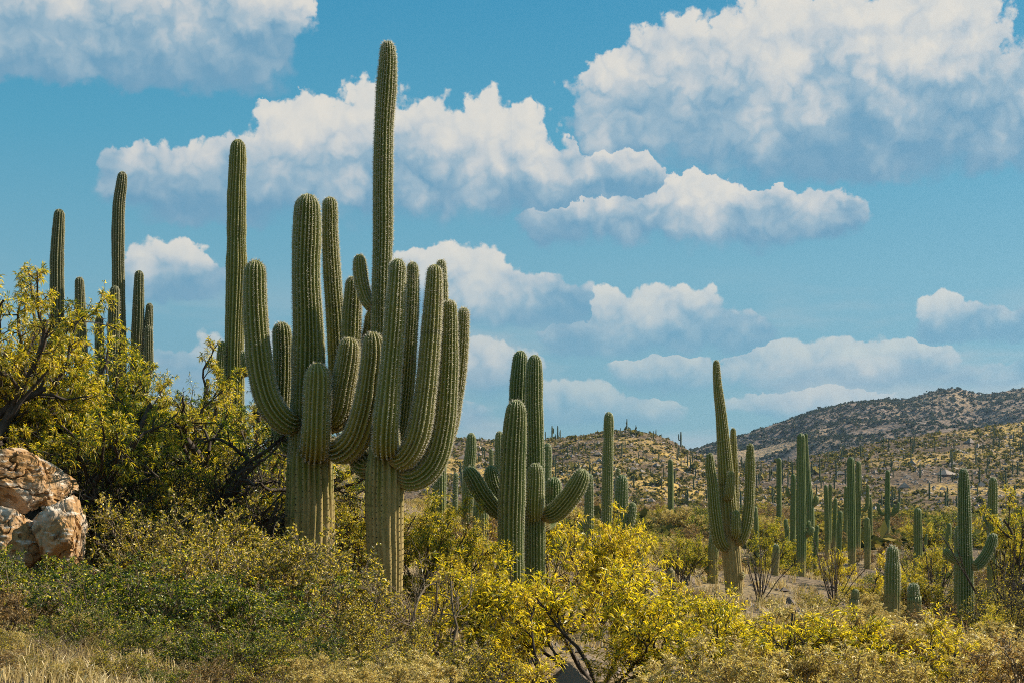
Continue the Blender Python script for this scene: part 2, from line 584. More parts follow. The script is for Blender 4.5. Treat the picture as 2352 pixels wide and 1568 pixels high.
def gz(x, y):
    x, y = np.asarray(x, float), np.asarray(y, float)
    yy = np.maximum(np.hypot(x * 0.25, y), 0.5)
    u, v = x / (yy + 8.0), np.log(yy + 8.0)
    py_ = np.hypot(GP[:, 0] * 0.25, GP[:, 1])
    pu, pv = GP[:, 0] / (py_ + 8.0), np.log(py_ + 8.0)
    d2 = (u[..., None] - pu) ** 2 * 4 + (v[..., None] - pv) ** 2 + 0.004
    w = 1.0 / d2 ** 1.6
    z = (w * GP[:, 2]).sum(-1) / w.sum(-1)
    p = np.stack([x, y, np.zeros_like(x)], -1)
    return z + 0.10 * fbm(p * 0.45, 3, 3) * np.clip(1.5 - yy / 200, 0, 1)


def grid_mesh(name, X, Y, Z, mat):
    r, c = X.shape
    v = np.stack([X, Y, Z], -1).reshape(-1, 3)
    i = np.arange(r * c).reshape(r, c)
    q = np.stack([i[:-1, :-1], i[:-1, 1:], i[1:, 1:], i[1:, :-1]], -1).reshape(-1, 4)
    return mesh(name, v, [q], mat)


Yr = np.concatenate([np.linspace(-60, 4, 12)[:-1], np.geomspace(4, 4200, 230)])
U = np.concatenate([np.linspace(-2.2, -0.62, 12)[:-1], np.linspace(-0.62, 0.62, 190), np.linspace(0.62, 2.2, 12)[1:]])
gY, gU = np.meshgrid(Yr, U, indexing='ij')
gX = gU * (np.maximum(gY, 4) + 6)
tag(link('ground', grid_mesh('ground', gX, gY, gz(gX, gY), M_GROUND)), 'tan desert soil with dry grass and stones between the plants', kind='structure')

HILL = np.array([(-400, 1120), (300, 1090), (700, 1045), (900, 1015), (1040, 1003), (1130, 1012), (1200, 1013), (1270, 1007), (1340, 998), (1440, 986), (1500, 994), (1545, 1010),
                 (1580, 1030), (1640, 1056), (1720, 1064), (1800, 1060), (1900, 1038), (2000, 1018), (2100, 1000), (2200, 986),
                 (2352, 968), (2600, 945), (3000, 990), (3600, 1100)], float)
MOUNT = np.array([(1300, 1130), (1480, 1075), (1560, 1045), (1640, 1020), (1700, 1003), (1800, 970), (1880, 938), (1960, 921), (2020, 917), (2080, 919),
                  (2150, 897), (2200, 891), (2250, 906), (2300, 900), (2352, 890), (2500, 868), (2900, 905), (3600, 1080)], float)


def hill_at(px, Y, prof, Yf, Yc, z0, pw, amp, freq, seed):
    """height of a hill on the bearing px at distance Y; foot at Yf, crest at Yc, falling away behind"""
    px, Y = np.asarray(px, float), np.asarray(Y, float)
    cpy = np.interp(px, prof[:, 0], prof[:, 1])
    zc = CAMZ + (HY - cpy) / FPX * Yc
    t = (Y - Yf) / (Yc - Yf)
    tt = np.clip(t, 0, 1)
    s = np.where(t <= 1, tt ** pw * (1 - 0.0 * tt), np.maximum(1 - np.clip(t - 1, 0, 2) ** 2 * 0.9, -0.02))
    x = (px - HX) / FPX * Y
    p = np.stack([x * freq, Y * freq * 0.8, np.zeros_like(x)], -1)
    rel = fbm(p, seed, 5, 0.55)
    ridge = 1 - np.abs(fbm(p * 0.7 + 5.1, seed + 9, 3)) * 1.6
    z = z0 + (zc - z0) * s + (rel * 0.7 + ridge * 0.6 - 0.3) * amp * np.clip(tt * (1.03 - tt) * 4 + 0.12, 0, 1)
    return np.where(t < 0, z0 + t * 8 - 1.0 * np.clip(-t * 20, 0, 1), z)


def hill_z(px, Y):
    return hill_at(px, Y, HILL, 360, 600, -1.4, 1.15, 2.2, 0.030, 21)


def mount_z(px, Y):
    return hill_at(px, Y, MOUNT, 900, 1700, 2.0, 1.05, 15.0, 0.0062, 33)


for nm, prof, f, Y0, Y1, n, mat, lab in (
        ('hill', HILL, hill_z, 340, 900, 170, M_HILL, 'brown stony hill dotted with saguaros behind the cactus stand'),
        ('far_mountain', MOUNT, mount_z, 880, 3000, 170, M_MOUNT, 'long shrub covered mountain ridge behind the hill at right')):
    pxs = np.linspace(prof[0, 0], prof[-1, 0], 330)
    Ys = np.concatenate([np.linspace(Y0, (600 if nm == 'hill' else 1700) * 1.03, n - 30), np.linspace((600 if nm == 'hill' else 1700) * 1.04, Y1, 30)])
    hY, hP = np.meshgrid(Ys, pxs, indexing='ij')
    tag(link(nm, grid_mesh(nm, (hP - HX) / FPX * hY, hY, f(hP, hY), mat)), lab, kind='structure')

# ------------------------------------------------------------------ saguaros
def catmull(P, n):
    P = np.asarray(P, float)
    P = np.vstack([2 * P[0] - P[1], P, 2 * P[-1] - P[-2]])
    seg = len(P) - 3
    out = []
    for t in np.linspace(0, seg, n):
        k = min(int(t), seg - 1)
        f = t - k
        a, b, c, d = P[k:k + 4]
        out.append(0.5 * (2 * b + (c - a) * f + (2 * a - 5 * b + 4 * c - d) * f * f + (3 * b - a - 3 * c + d) * f ** 3))
    return np.array(out)


def stem_geo(ctrl, rad, ribs, vpr, ring, depth, seed, arm, lump=0.03, age=None, spine=0.0, spine_len=0.03):
    """ribbed stem along a path. returns verts, quads, attributes, spine triangles"""
    R = np.random.default_rng(seed)
    fine = catmull(np.column_stack([ctrl, rad]), 160)
    path, rr = fine[:, :3], fine[:, 3]
    s = np.concatenate([[0], np.cumsum(np.linalg.norm(np.diff(path, axis=0), axis=1))])
    L = s[-1]
    rt = rr[-1]
    cap = min(1.25 * rt, L * 0.4)
    nb = max(5, int((L - cap) / ring))
    st = np.concatenate([np.linspace(0, L - cap, nb), L - cap + cap * np.sin(np.linspace(0, pi / 2, 10)[1:])])
    st[-1] = L - 1e-4
    C = np.column_stack([np.interp(st, s, path[:, k]) for k in range(3)])
    r = np.interp(st, s, rr)
    d = np.clip((L - st) / cap, 0, 1)
    capf = np.sqrt(np.clip(1 - (1 - d) ** 2, 0.0, 1)) 
    capf = np.maximum(capf, 0.03)
    if arm:                                                   # arms pinch where they leave the trunk
        bl = 0.9 * r[0] + 0.05
        capf = capf * (0.55 + 0.45 * np.sin(np.clip(st / bl, 0, 1) * pi / 2))
    ln = vnoise(np.column_stack([st * 2.3, np.full_like(st, seed * 1.7), np.zeros_like(st)]), 5)
    ln2 = vnoise(np.column_stack([st * 7.0, np.full_like(st, seed * 3.1), np.zeros_like(st)]), 6)
    r = r * capf * (1 + lump * ln + lump * 0.4 * ln2)
    T = np.gradient(C, axis=0)
    T /= np.linalg.norm(T, axis=1)[:, None] + 1e-9
    a = np.cross(T[0], [0.3, 1, 0.1])
    a /= np.linalg.norm(a)
    A = [a]
    for k in range(1, len(T)):
        a = A[-1] - T[k] * np.dot(A[-1], T[k])
        A.append(a / (np.linalg.norm(a) + 1e-9))
    A = np.array(A)
    B = np.cross(T, A)
    nv = ribs * vpr
    th = np.arange(nv) / nv * 2 * pi
    wob = 0.05 * vnoise(np.column_stack([st * 1.3, np.full_like(st, seed + .5), np.zeros_like(st)]), 8) + 0.06 * st * R.uniform(-1, 1)
    ph = R.uniform(0, 6)
    prof = np.abs(np.cos(th * ribs / 2)) ** 0.85
    nrib = vnoise(np.stack(np.broadcast_arrays((th * ribs / 2 / pi).astype(int)[None, :] * 1.0, st[:, None] * 1.1, np.full((1, 1), seed * 1.0)), -1), 11)
    dep = depth * np.clip(0.40 + 0.60 * (st - 0.5 * age[1]) / (0.45 * age[1]), 0.40, 1) if (age is not None and not arm) else np.full_like(st, depth)
    rad2 = r[:, None] * (1 - dep[:, None] * (1 - prof[None, :]) + 0.028 * nrib)
    pa, pb = R.uniform(0, 6, 2)

    def uneven(a_):
        return a_ + .055 * np.sin(2 * a_ + pa) + .035 * np.sin(5 * a_ + pb)
    ang_ = uneven(th)[None, :] + wob[:, None] + ph
    V = C[:, None, :] + rad2[..., None] * (np.cos(ang_)[..., None] * A[:, None, :] + np.sin(ang_)[..., None] * B[:, None, :])
    m = len(st)
    i = np.arange(m * nv).reshape(m, nv)
    j = np.roll(i, -1, axis=1)
    q = np.stack([i[:-1], j[:-1], j[1:], i[1:]], -1).reshape(-1, 4)
    V = V.reshape(-1, 3)
    rib = np.tile(prof, m)
    old = np.zeros(m)
    if age is not None:
        old = np.clip(1 - (C[:, 2] - age[0]) / age[1], 0, 1)
    if arm:
        old = np.maximum(old, np.clip(1.0 - st / 0.28, 0, 1))
    # close the tip
    V = np.vstack([V, C[-1] + T[-1] * 0.004])
    tip = m * nv
    cap_t = np.stack([i[-1], j[-1], np.full(nv, tip)], -1)
    rib = np.append(rib, 1.0)
    oldv = np.append(np.repeat(old, nv), 0)
    sp = None
    if spine > 0:
        sv, sf, sm = [], [], []
        sst = np.arange(0.02, L - 0.01, spine)
        Cs = np.column_stack([np.interp(sst, st, C[:, k]) for k in range(3)])
        rs = np.interp(sst, st, r)
        As = np.column_stack([np.interp(sst, st, A[:, k]) for k in range(3)])
        Bs = np.column_stack([np.interp(sst, st, B[:, k]) for k in range(3)])
        Ts = np.column_stack([np.interp(sst, st, T[:, k]) for k in range(3)])
        ws = np.interp(sst, st, wob)
        os_ = np.interp(sst, st, old)
        crest = np.arange(ribs) * 2 * pi / ribs
        keep = ribs if True else 0
        aa = uneven(crest)[None, :] + ws[:, None] + ph
        aa = aa + 0.0
        N = np.cos(aa)[..., None] * As[:, None, :] + np.sin(aa)[..., None] * Bs[:, None, :]
        tipf = np.clip((L - sst) / (1.6 * rt + .05), 0, 1)[:, None, None]
        N = N * (0.25 + 0.75 * np.sqrt(tipf)) + Ts[:, None, :] * (1 - tipf) * 0.9
        N /= np.linalg.norm(N, axis=-1)[..., None]
        base = Cs[:, None, :] + rs[:, None, None] * (np.cos(aa)[..., None] * As[:, None, :] + np.sin(aa)[..., None] * Bs[:, None, :]) * 1.0
        base = base.reshape(-1, 3)
        N = N.reshape(-1, 3)
        Tt = np.repeat(Ts, ribs, axis=0)
        rowj = np.tile(R.uniform(-.5, .5, ribs), len(sst)) + R.normal(0, .12, len(base))
        base = base + Tt * (rowj * spine)[:, None] - N * .003
        dark = np.repeat(os_ > 0.25, ribs)
        # rows crowd together at the crown: thin them
        rsr = np.repeat(rs, ribs)
        kp = R.random(len(base)) < np.clip(rsr / (rt * 0.55), 0.15, 1)
        kp &= ~(dark & (np.repeat(np.arange(len(sst)), ribs) % 3 != 1))
        base, N, Tt, dark = base[kp], N[kp], Tt[kp], dark[kp]
        S = np.cross(N, Tt)
        n = len(base)
        for (cs, ct, cl) in ((0.55, 0.35, 1.0), (-0.6, 0.25, 0.9), (0.05, -0.55, 1.0)):
            dirn = N * 0.85 + S * (cs + R.normal(0, .15, n))[:, None] + Tt * (ct + R.normal(0, .15, n))[:, None]
            dirn /= np.linalg.norm(dirn, axis=1)[:, None]
            side = np.cross(dirn, R.normal(size=(n, 3)))
            side /= np.linalg.norm(side, axis=1)[:, None] + 1e-9
            ll = spine_len * cl * R.uniform(.7, 1.25, n)[:, None]
            w = spine_len * np.where(dark, 0.27, 0.12)[:, None]
            ll = ll * np.where(dark, 0.5, 1.0)[:, None]
            k0 = sum(len(x) for x in sv)
            sv += [base - N * .004 + side * w, base - N * .004 - side * w, base + dirn * ll]
            sf.append(np.stack([np.arange(n) + k0, np.arange(n) + k0 + n, np.arange(n) + k0 + 2 * n], -1))
            sm.append(dark.astype(int))
        sp = (np.vstack(sv), np.vstack(sf), np.concatenate(sm))
    return V, q, cap_t, rib, oldv, sp


CACT_SEED = [100]


def saguaro(label, Y, stems, ribs=20, vpr=6, ring=0.07, depth=0.30, spine=0.045, spine_len=0.03, lump=0.045,
            mat=None, age=1.6, group=None, base=None, snap=True):
    """stems: first is the trunk. each: list of (px, py, width px, depth offset)"""
    t0 = stems[0][0]
    b = W(t0[0], t0[1], Y + t0[3])
    gzb = float(gz(b[0], b[1])) if base is None else base
    loc = np.array([b[0], b[1], gzb])
    root = thing('saguaro_cactus', tuple(loc), label, 'cactus', group)
    mat = mat or M_CACTUS
    for k, st in enumerate(stems):
        CACT_SEED[0] += 1
        pts = np.array([W(p[0], p[1], Y + p[3]) for p in st])
        rad = np.array([p[2] / 2 / FPX * (Y + p[3]) for p in st])
        if k == 0:
            pts[0, 2] = min(gzb - 0.12, pts[1, 2] - 0.1)
        rb = ribs if k == 0 else max(9, int(round(ribs * min(1, 0.62 + 0.38 * rad.max() / rad0))))
        if k == 0:
            rad0 = rad.max()
        V, q, c, rib, old, sp = stem_geo(pts - loc, rad, rb, vpr, ring, depth, CACT_SEED[0], k > 0, lump,
                                         (0.0, age) if k == 0 else None, spine, spine_len)
        nm = 'trunk' if k == 0 else 'arm'
        o = link(nm, mesh(nm, V, [q, c], mat, attrs={'rib': rib, 'old': old}), root)
        if sp is not None:
            s_ = link('spines', mesh('spines', sp[0], [sp[1]], [M_SPINE, M_SPINE_D], sp[2], False), o)
            s_['kind'] = 'stuff'
    return root


# the great many-armed pair
saguaro('massive saguaro with many upcurved arms and a thick pale trunk, left of the tallest cactus', 21.5, [
    [(712, 1350, 108, 0), (711, 1250, 113, 0), (712, 1150, 112, 0), (712, 1080, 106, 0), (711, 1000, 92, 0), (708, 900, 80, 0), (708, 770, 72, 0), (703, 640, 66, 0), (705, 540, 64, 0), (706, 480, 58, 0), (707, 445, 48, 0)],
    [(690, 968, 50, -.1), (655, 968, 58, -.3), (620, 928, 60, -.42), (600, 860, 60, -.45), (590, 770, 57, -.45), (586, 690, 54, -.45), (586, 630, 48, -.45), (587, 597, 42, -.45)],
    [(690, 1035, 40, .2), (655, 1012, 46, .45), (645, 960, 46, .6), (648, 870, 46, .6), (649, 800, 44, .6), (646, 739, 38, .6)],
    [(716, 1010, 50, -.1), (722, 1034, 64, -.38), (726, 1000, 66, -.6), (728, 930, 64, -.62), (730, 870, 60, -.6), (728, 832, 46, -.6)],
    [(750, 1020, 50, -.15), (785, 1034, 64, -.4), (820, 1005, 68, -.6), (842, 940, 66, -.75), (852, 870, 60, -.8), (858, 810, 54, -.8), (855, 762, 42, -.8)],
    [(750, 970, 44, -.1), (775, 948, 56, -.25), (788, 890, 56, -.3), (798, 830, 52, -.3), (803, 774, 42, -.3)],
    [(750, 985, 40, .1), (800, 950, 48, .3), (835, 880, 50, .3), (852, 800, 50, .2), (861, 745, 48, .1), (860, 706, 40, .1)],
    [(740, 990, 40, .25), (772, 950, 46, .5), (778, 870, 48, .55), (774, 770, 46, .55), (765, 660, 42, .55), (758, 540, 38, .55), (758, 490, 36, .55), (757, 452, 30, .55)],
], ribs=22, ring=0.075, age=2.9, spine=0.03, spine_len=.037)

saguaro('tallest saguaro, with a towering slender stem and a fan of arms on its right', 20.8, [
    [(888, 1432, 74, 0), (886, 1340, 80, 0), (884, 1240, 86, 0), (883, 1150, 90, 0), (884, 1090, 90, 0), (884, 1030, 76, 0.05), (880, 930, 56, .1), (876, 800, 46, .12), (876, 680, 44, .12),
     (880, 540, 45, .12), (880, 420, 45, .12), (882, 300, 44, .12), (888, 200, 45, .12), (891, 140, 41, .12), (891, 94, 30, .12)],
    [(884, 1005, 48, -.15), (884, 1026, 58, -.42), (886, 975, 58, -.58), (895, 880, 54, -.6), (905, 760, 48, -.6), (911, 660, 42, -.6), (914, 594, 34, -.6)],
    [(895, 1045, 44, -.15), (928, 1052, 52, -.3), (958, 1005, 54, -.4), (976, 910, 52, -.42), (987, 800, 48, -.42), (995, 690, 42, -.42), (999, 607, 34, -.42)],
    [(905, 1090, 48, -.05), (950, 1100, 56, -.1), (995, 1062, 58, -.12), (1018, 980, 54, -.12), (1028, 870, 48, -.12), (1032, 770, 40, -.12), (1033, 688, 32, -.12)],
    [(905, 1085, 40, .2), (975, 1075, 42, .45), (1025, 1000, 40, .55), (1048, 900, 36, .55), (1060, 800, 32, .55), (1066, 706, 24, .55)],
    [(890, 1030, 36, .2), (918, 1000, 40, .35), (930, 920, 38, .4), (940, 800, 36, .4), (946, 680, 34, .4), (948, 601, 26, .4)],
    [(895, 1050, 36, .25), (950, 1020, 38, .5), (985, 930, 36, .55), (1005, 800, 32, .55), (1015, 690, 28, .55), (1013, 596, 22, .55)],
    [(874, 712, 26, .15), (848, 698, 30, .2), (833, 660, 33, .22), (827, 620, 33, .22), (826, 584, 26, .22)],
    [(865, 1078, 40, .15), (835, 1068, 52, .4), (816, 1005, 50, .55), (807, 880, 46, .6), (808, 740, 44, .6), (810, 690, 42, .6), (811, 634, 32, .6)],
], ribs=20, ring=0.075, age=3.2, spine=0.03, spine_len=.037)

saguaro('tall single saguaro with a wavy ringed top, left of the massive one', 30.5, [
    [(536, 1060, 50, 0), (537, 900, 48, 0), (539, 760, 47, 0), (543, 620, 46, 0), (543, 520, 43, 0), (544, 430, 41, 0), (546, 370, 38, 0), (547, 320, 32, 0)],
    [(525, 900, 20, -.1), (510, 880, 24, -.2), (507, 840, 23, -.2), (511, 784, 17, -.2)],
    [(550, 860, 20, -.1), (566, 850, 24, -.2), (566, 830, 24, -.25), (560, 806, 20, -.25)],
], ribs=20, vpr=6, ring=0.06, lump=0.075, spine=0.055, spine_len=0.032)

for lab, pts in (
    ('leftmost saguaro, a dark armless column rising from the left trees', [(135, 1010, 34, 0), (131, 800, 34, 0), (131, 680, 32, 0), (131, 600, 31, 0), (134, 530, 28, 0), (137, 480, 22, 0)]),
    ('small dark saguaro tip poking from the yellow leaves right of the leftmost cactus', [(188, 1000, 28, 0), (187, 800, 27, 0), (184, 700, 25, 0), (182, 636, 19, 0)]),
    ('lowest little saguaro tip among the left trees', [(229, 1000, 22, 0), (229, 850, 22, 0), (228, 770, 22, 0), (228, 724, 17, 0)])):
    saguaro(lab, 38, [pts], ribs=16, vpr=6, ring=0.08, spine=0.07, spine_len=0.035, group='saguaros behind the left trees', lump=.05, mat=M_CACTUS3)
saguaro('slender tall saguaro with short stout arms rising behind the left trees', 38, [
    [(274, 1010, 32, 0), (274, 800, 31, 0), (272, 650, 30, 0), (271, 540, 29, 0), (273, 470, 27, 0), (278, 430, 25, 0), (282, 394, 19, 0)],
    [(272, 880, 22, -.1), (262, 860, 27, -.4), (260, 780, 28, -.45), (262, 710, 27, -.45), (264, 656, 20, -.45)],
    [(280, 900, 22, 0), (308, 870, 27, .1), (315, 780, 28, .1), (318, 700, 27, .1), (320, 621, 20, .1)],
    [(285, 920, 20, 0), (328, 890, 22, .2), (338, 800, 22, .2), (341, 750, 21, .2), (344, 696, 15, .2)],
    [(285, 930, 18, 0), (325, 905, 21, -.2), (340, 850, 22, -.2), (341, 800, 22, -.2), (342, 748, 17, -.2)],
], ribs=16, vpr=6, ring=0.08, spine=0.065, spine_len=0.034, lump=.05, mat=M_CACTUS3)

# the stand in the middle
saguaro('stout armless saguaro standing in front of the middle group', 24.0, [
    [(1170, 1470, 60, 0), (1172, 1330, 62, 0), (1174, 1200, 62, 0), (1177, 1100, 60, 0), (1180, 1020, 56, 0), (1184, 960, 51, 0), (1187, 917, 38, 0)]],
    ribs=20, ring=0.075, mat=M_CACTUS2, depth=.30)
saguaro('middle saguaro with a hanging front knob and thick arms reaching right', 24.9, [
    [(1228, 1480, 48, 0), (1229, 1350, 48, 0), (1229, 1200, 46, 0), (1229, 1060, 43, 0), (1227, 950, 42, 0), (1227, 870, 40, 0), (1228, 814, 30, 0)],
    [(1229, 1160, 30, -.1), (1227, 1180, 38, -.3), (1228, 1140, 42, -.42), (1230, 1100, 40, -.42), (1229, 1062, 32, -.42)],
    [(1240, 1185, 34, -.05), (1275, 1175, 46, -.15), (1305, 1145, 48, -.25), (1327, 1112, 46, -.3), (1342, 1076, 36, -.3)],
    [(1240, 1215, 26, .1), (1262, 1195, 34, .3), (1271, 1150, 38, .35), (1272, 1094, 32, .35)],
], ribs=19, ring=0.075, mat=M_CACTUS2, depth=.30)
saguaro('saguaro behind the front column with two arms bending left', 25.6, [
    [(1190, 1460, 44, 0), (1190, 1250, 43, 0), (1190, 1050, 42, 0), (1190, 920, 42, 0), (1193, 850, 38, 0), (1196, 804, 28, 0)],
    [(1180, 1185, 32, -.15), (1140, 1170, 40, -.6), (1108, 1135, 42, -.8), (1088, 1100, 40, -.85), (1070, 1072, 32, -.85)],
    [(1180, 1160, 28, 0), (1150, 1140, 36, -.15), (1134, 1110, 38, -.2), (1126, 1068, 30, -.2)],
], ribs=19, ring=0.075, mat=M_CACTUS2, depth=.30)

G2 = 'saguaros on the flat behind the middle group'
MID = dict(ribs=16, vpr=5, ring=0.10, spine=0.09, spine_len=0.045, mat=M_CACTUS2, group=G2)
FAR = dict(ribs=12, vpr=4, ring=0.2, spine=0.0, mat=M_CACTUS2, group='small saguaros on the valley floor at right')


def col(px, top, w, bot, lean=0):
    lean = lean or random.uniform(-5, 5)
    return [(px + lean, bot, w, 0), (px + lean * .5, (top + bot) / 2, w, 0), (px, top + w * 1.3, w * .93, 0), (px, top, w * .72, 0)]


saguaro('leaning column saguaro left of the middle group, under the end of the fanned arms', 47, [col(1082, 993, 27, 1200, -12)], **MID)
saguaro('column saguaro half hidden behind the outer arms of the tallest cactus', 40, [col(1010, 1015, 33, 1210, 0)], **MID)
saguaro('thin short saguaro left of the middle group, foremost of the slim ones', 52, [col(1047, 1085, 12, 1190, 0)], **MID)
saguaro('slim distant saguaro between the two leftward arms and the leaning column', 80, [col(1128, 1030, 10, 1190, 0)], **MID)
saguaro('saguaro tip just left of the stout front column', 45, [col(1147, 989, 22, 1230, -2)], **MID)
saguaro('pale saguaro tip just right of the middle group', 47, [col(1257, 1017, 22, 1260, 0)], **MID)
saguaro('dark stump of a saguaro under the leftward arms', 36, [col(1104, 1125, 38, 1290, 0)], **MID)
saguaro('tall straight saguaro in front of the round hill', 49, [col(1398, 945, 25, 1290, -6)], **MID)
saguaro('short saguaro with a bright right edge beside the long right arm of the middle group', 44, [col(1353, 1086, 22, 1280, 0)], **MID)
saguaro('stubby saguaro with one small arm curling up on its right, below the straight tall one', 40, [
    [(1424, 1340, 36, 0), (1424, 1230, 36, 0), (1427, 1140, 33, 0), (1429, 1089, 24, 0)],
    [(1434, 1225, 12, 0), (1446, 1205, 17, -.05), (1452, 1175, 19, -.05), (1453, 1152, 15, -.05)],
    [(1434, 1250, 10, 0), (1443, 1230, 14, .2), (1444, 1215, 14, .2), (1443, 1190, 10, .2)]], **MID)
saguaro('little saguaro top peeping out between the straight tall one and the stubby one', 60, [col(1419, 1074, 12, 1240, 0)], **MID)
for x, tp, w, bt, Y, lab in ((1347, 1240, 26, 1330, 34, 'round topped young saguaro among the yellow leaves, left of its pair'), (1408, 1258, 32, 1350, 33, 'round topped young saguaro under the stubby armed one'),
                             (1465, 1252, 30, 1350, 35, 'round topped young saguaro right of the stubby armed one'), (1541, 1304, 24, 1360, 36, 'young saguaro dome by the pale green shrub')):
    saguaro(lab, Y, [col(x, tp, w, bt)], **{**MID, 'spine': 0.06, 'group': 'young dome shaped saguaros'})

saguaro('lone armless saguaro in front of the stony slope between the hills', 118, [col(1540, 1053, 14, 1205, 1)], **{**FAR, 'ring': .15})

# the leaning one with many arms, right of centre
saguaro('leaning grey saguaro with a thin weathered top and many arms, right of centre', 42.4, [
    [(1688, 1375, 40, 0), (1682, 1300, 42, 0), (1675, 1220, 43, 0), (1669, 1120, 39, 0), (1663, 1030, 32, 0), (1656, 950, 26, 0), (1649, 890, 21, 0), (1646, 850, 17, 0), (1645, 826, 13, 0)],
    [(1672, 1262, 22, -.1), (1652, 1240, 29, -.4), (1642, 1180, 29, -.5), (1636, 1110, 25, -.5), (1631, 1070, 22, -.5), (1630, 1039, 17, -.5)],
    [(1670, 1245, 12, 0), (1658, 1215, 14, .1), (1654, 1160, 14, .15), (1651, 1105, 10, .15)],
    [(1676, 1195, 16, .2), (1688, 1175, 18, .5), (1687, 1090, 18, .5), (1685, 1030, 17, .5), (1684, 982, 12, .5)],
    [(1668, 1135, 16, -.1), (1672, 1142, 20, -.3), (1677, 1115, 21, -.35), (1679, 1081, 16, -.35)],
    [(1688, 1245, 20, -.1), (1703, 1236, 26, -.25), (1717, 1190, 26, -.3), (1722, 1110, 24, -.3), (1723, 1060, 21, -.3), (1723, 1017, 15, -.3)],
    [(1684, 1230, 16, -.1), (1690, 1225, 24, -.4), (1690, 1200, 24, -.45), (1690, 1170, 18, -.45)],
    [(1693, 1322, 12, -.05), (1700, 1322, 21, -.1), (1705, 1320, 19, -.1), (1712, 1319, 15, -.1)],
], ribs=16, vpr=6, ring=0.08, spine=0.08, spine_len=0.04, lump=.04, age=3.5)
saguaro('saguaro stem with a round side knob, half hidden behind the leaning grey one', 47, [
    col(1641, 1190, 24, 1330, 0), [(1635, 1312, 10, 0), (1630, 1310, 18, 0), (1626, 1304, 15, 0), (1623, 1300, 10, 0)]], **MID)

# young ones and the pair at the right edge
for x, tp, w, bt, Y, lab in ((2050, 1252, 35, 1365, 40, 'plump young saguaro column standing alone in tall grass'), (2098, 1337, 33, 1405, 37, 'squat dome of a young saguaro, right of the plump column'),
                             (1965, 1351, 25, 1395, 38, 'smallest young saguaro dome, sunk in the yellow shrubs'), (1783, 1248, 18, 1310, 56, 'young saguaro knob between ocotillo wands')):
    saguaro(lab, Y, [col(x, tp, w, bt)], **{**MID, 'spine': 0.06, 'group': 'young dome shaped saguaros'})
saguaro('saguaro at right with one short arm left and one long arm right, raised', 40, [
    [(2218, 1460, 37, 0), (2218, 1360, 37, 0), (2216, 1260, 34, 0), (2215, 1160, 29, 0), (2214, 1110, 26, 0), (2213, 1074, 18, 0)],
    [(2212, 1282, 16, -.05), (2196, 1284, 22, -.1), (2182, 1276, 22, -.12), (2168, 1261, 16, -.12)],
    [(2224, 1300, 18, -.05), (2246, 1296, 25, -.1), (2266, 1272, 26, -.12), (2277, 1248, 25, -.12), (2283, 1223, 19, -.12)],
], ribs=17, vpr=6, ring=0.07, spine=0.075, spine_len=0.035, mat=M_CACTUS2, age=1.0)
saguaro('saguaro trunk close behind the one with the raised right arm', 42.5, [col(2204, 1205, 26, 1430, 0)], **MID)
saguaro('column saguaro near the right edge with a small side knob', 52, [
    col(2281, 1094, 23, 1290, -2), [(2286, 1215, 10, 0), (2294, 1212, 13, -.1), (2296, 1200, 13, -.1), (2294, 1188, 10, -.1)],
    [(2272, 1215, 8, 0), (2264, 1208, 11, .1), (2262, 1195, 11, .1), (2263, 1182, 8, .1)]], **MID)

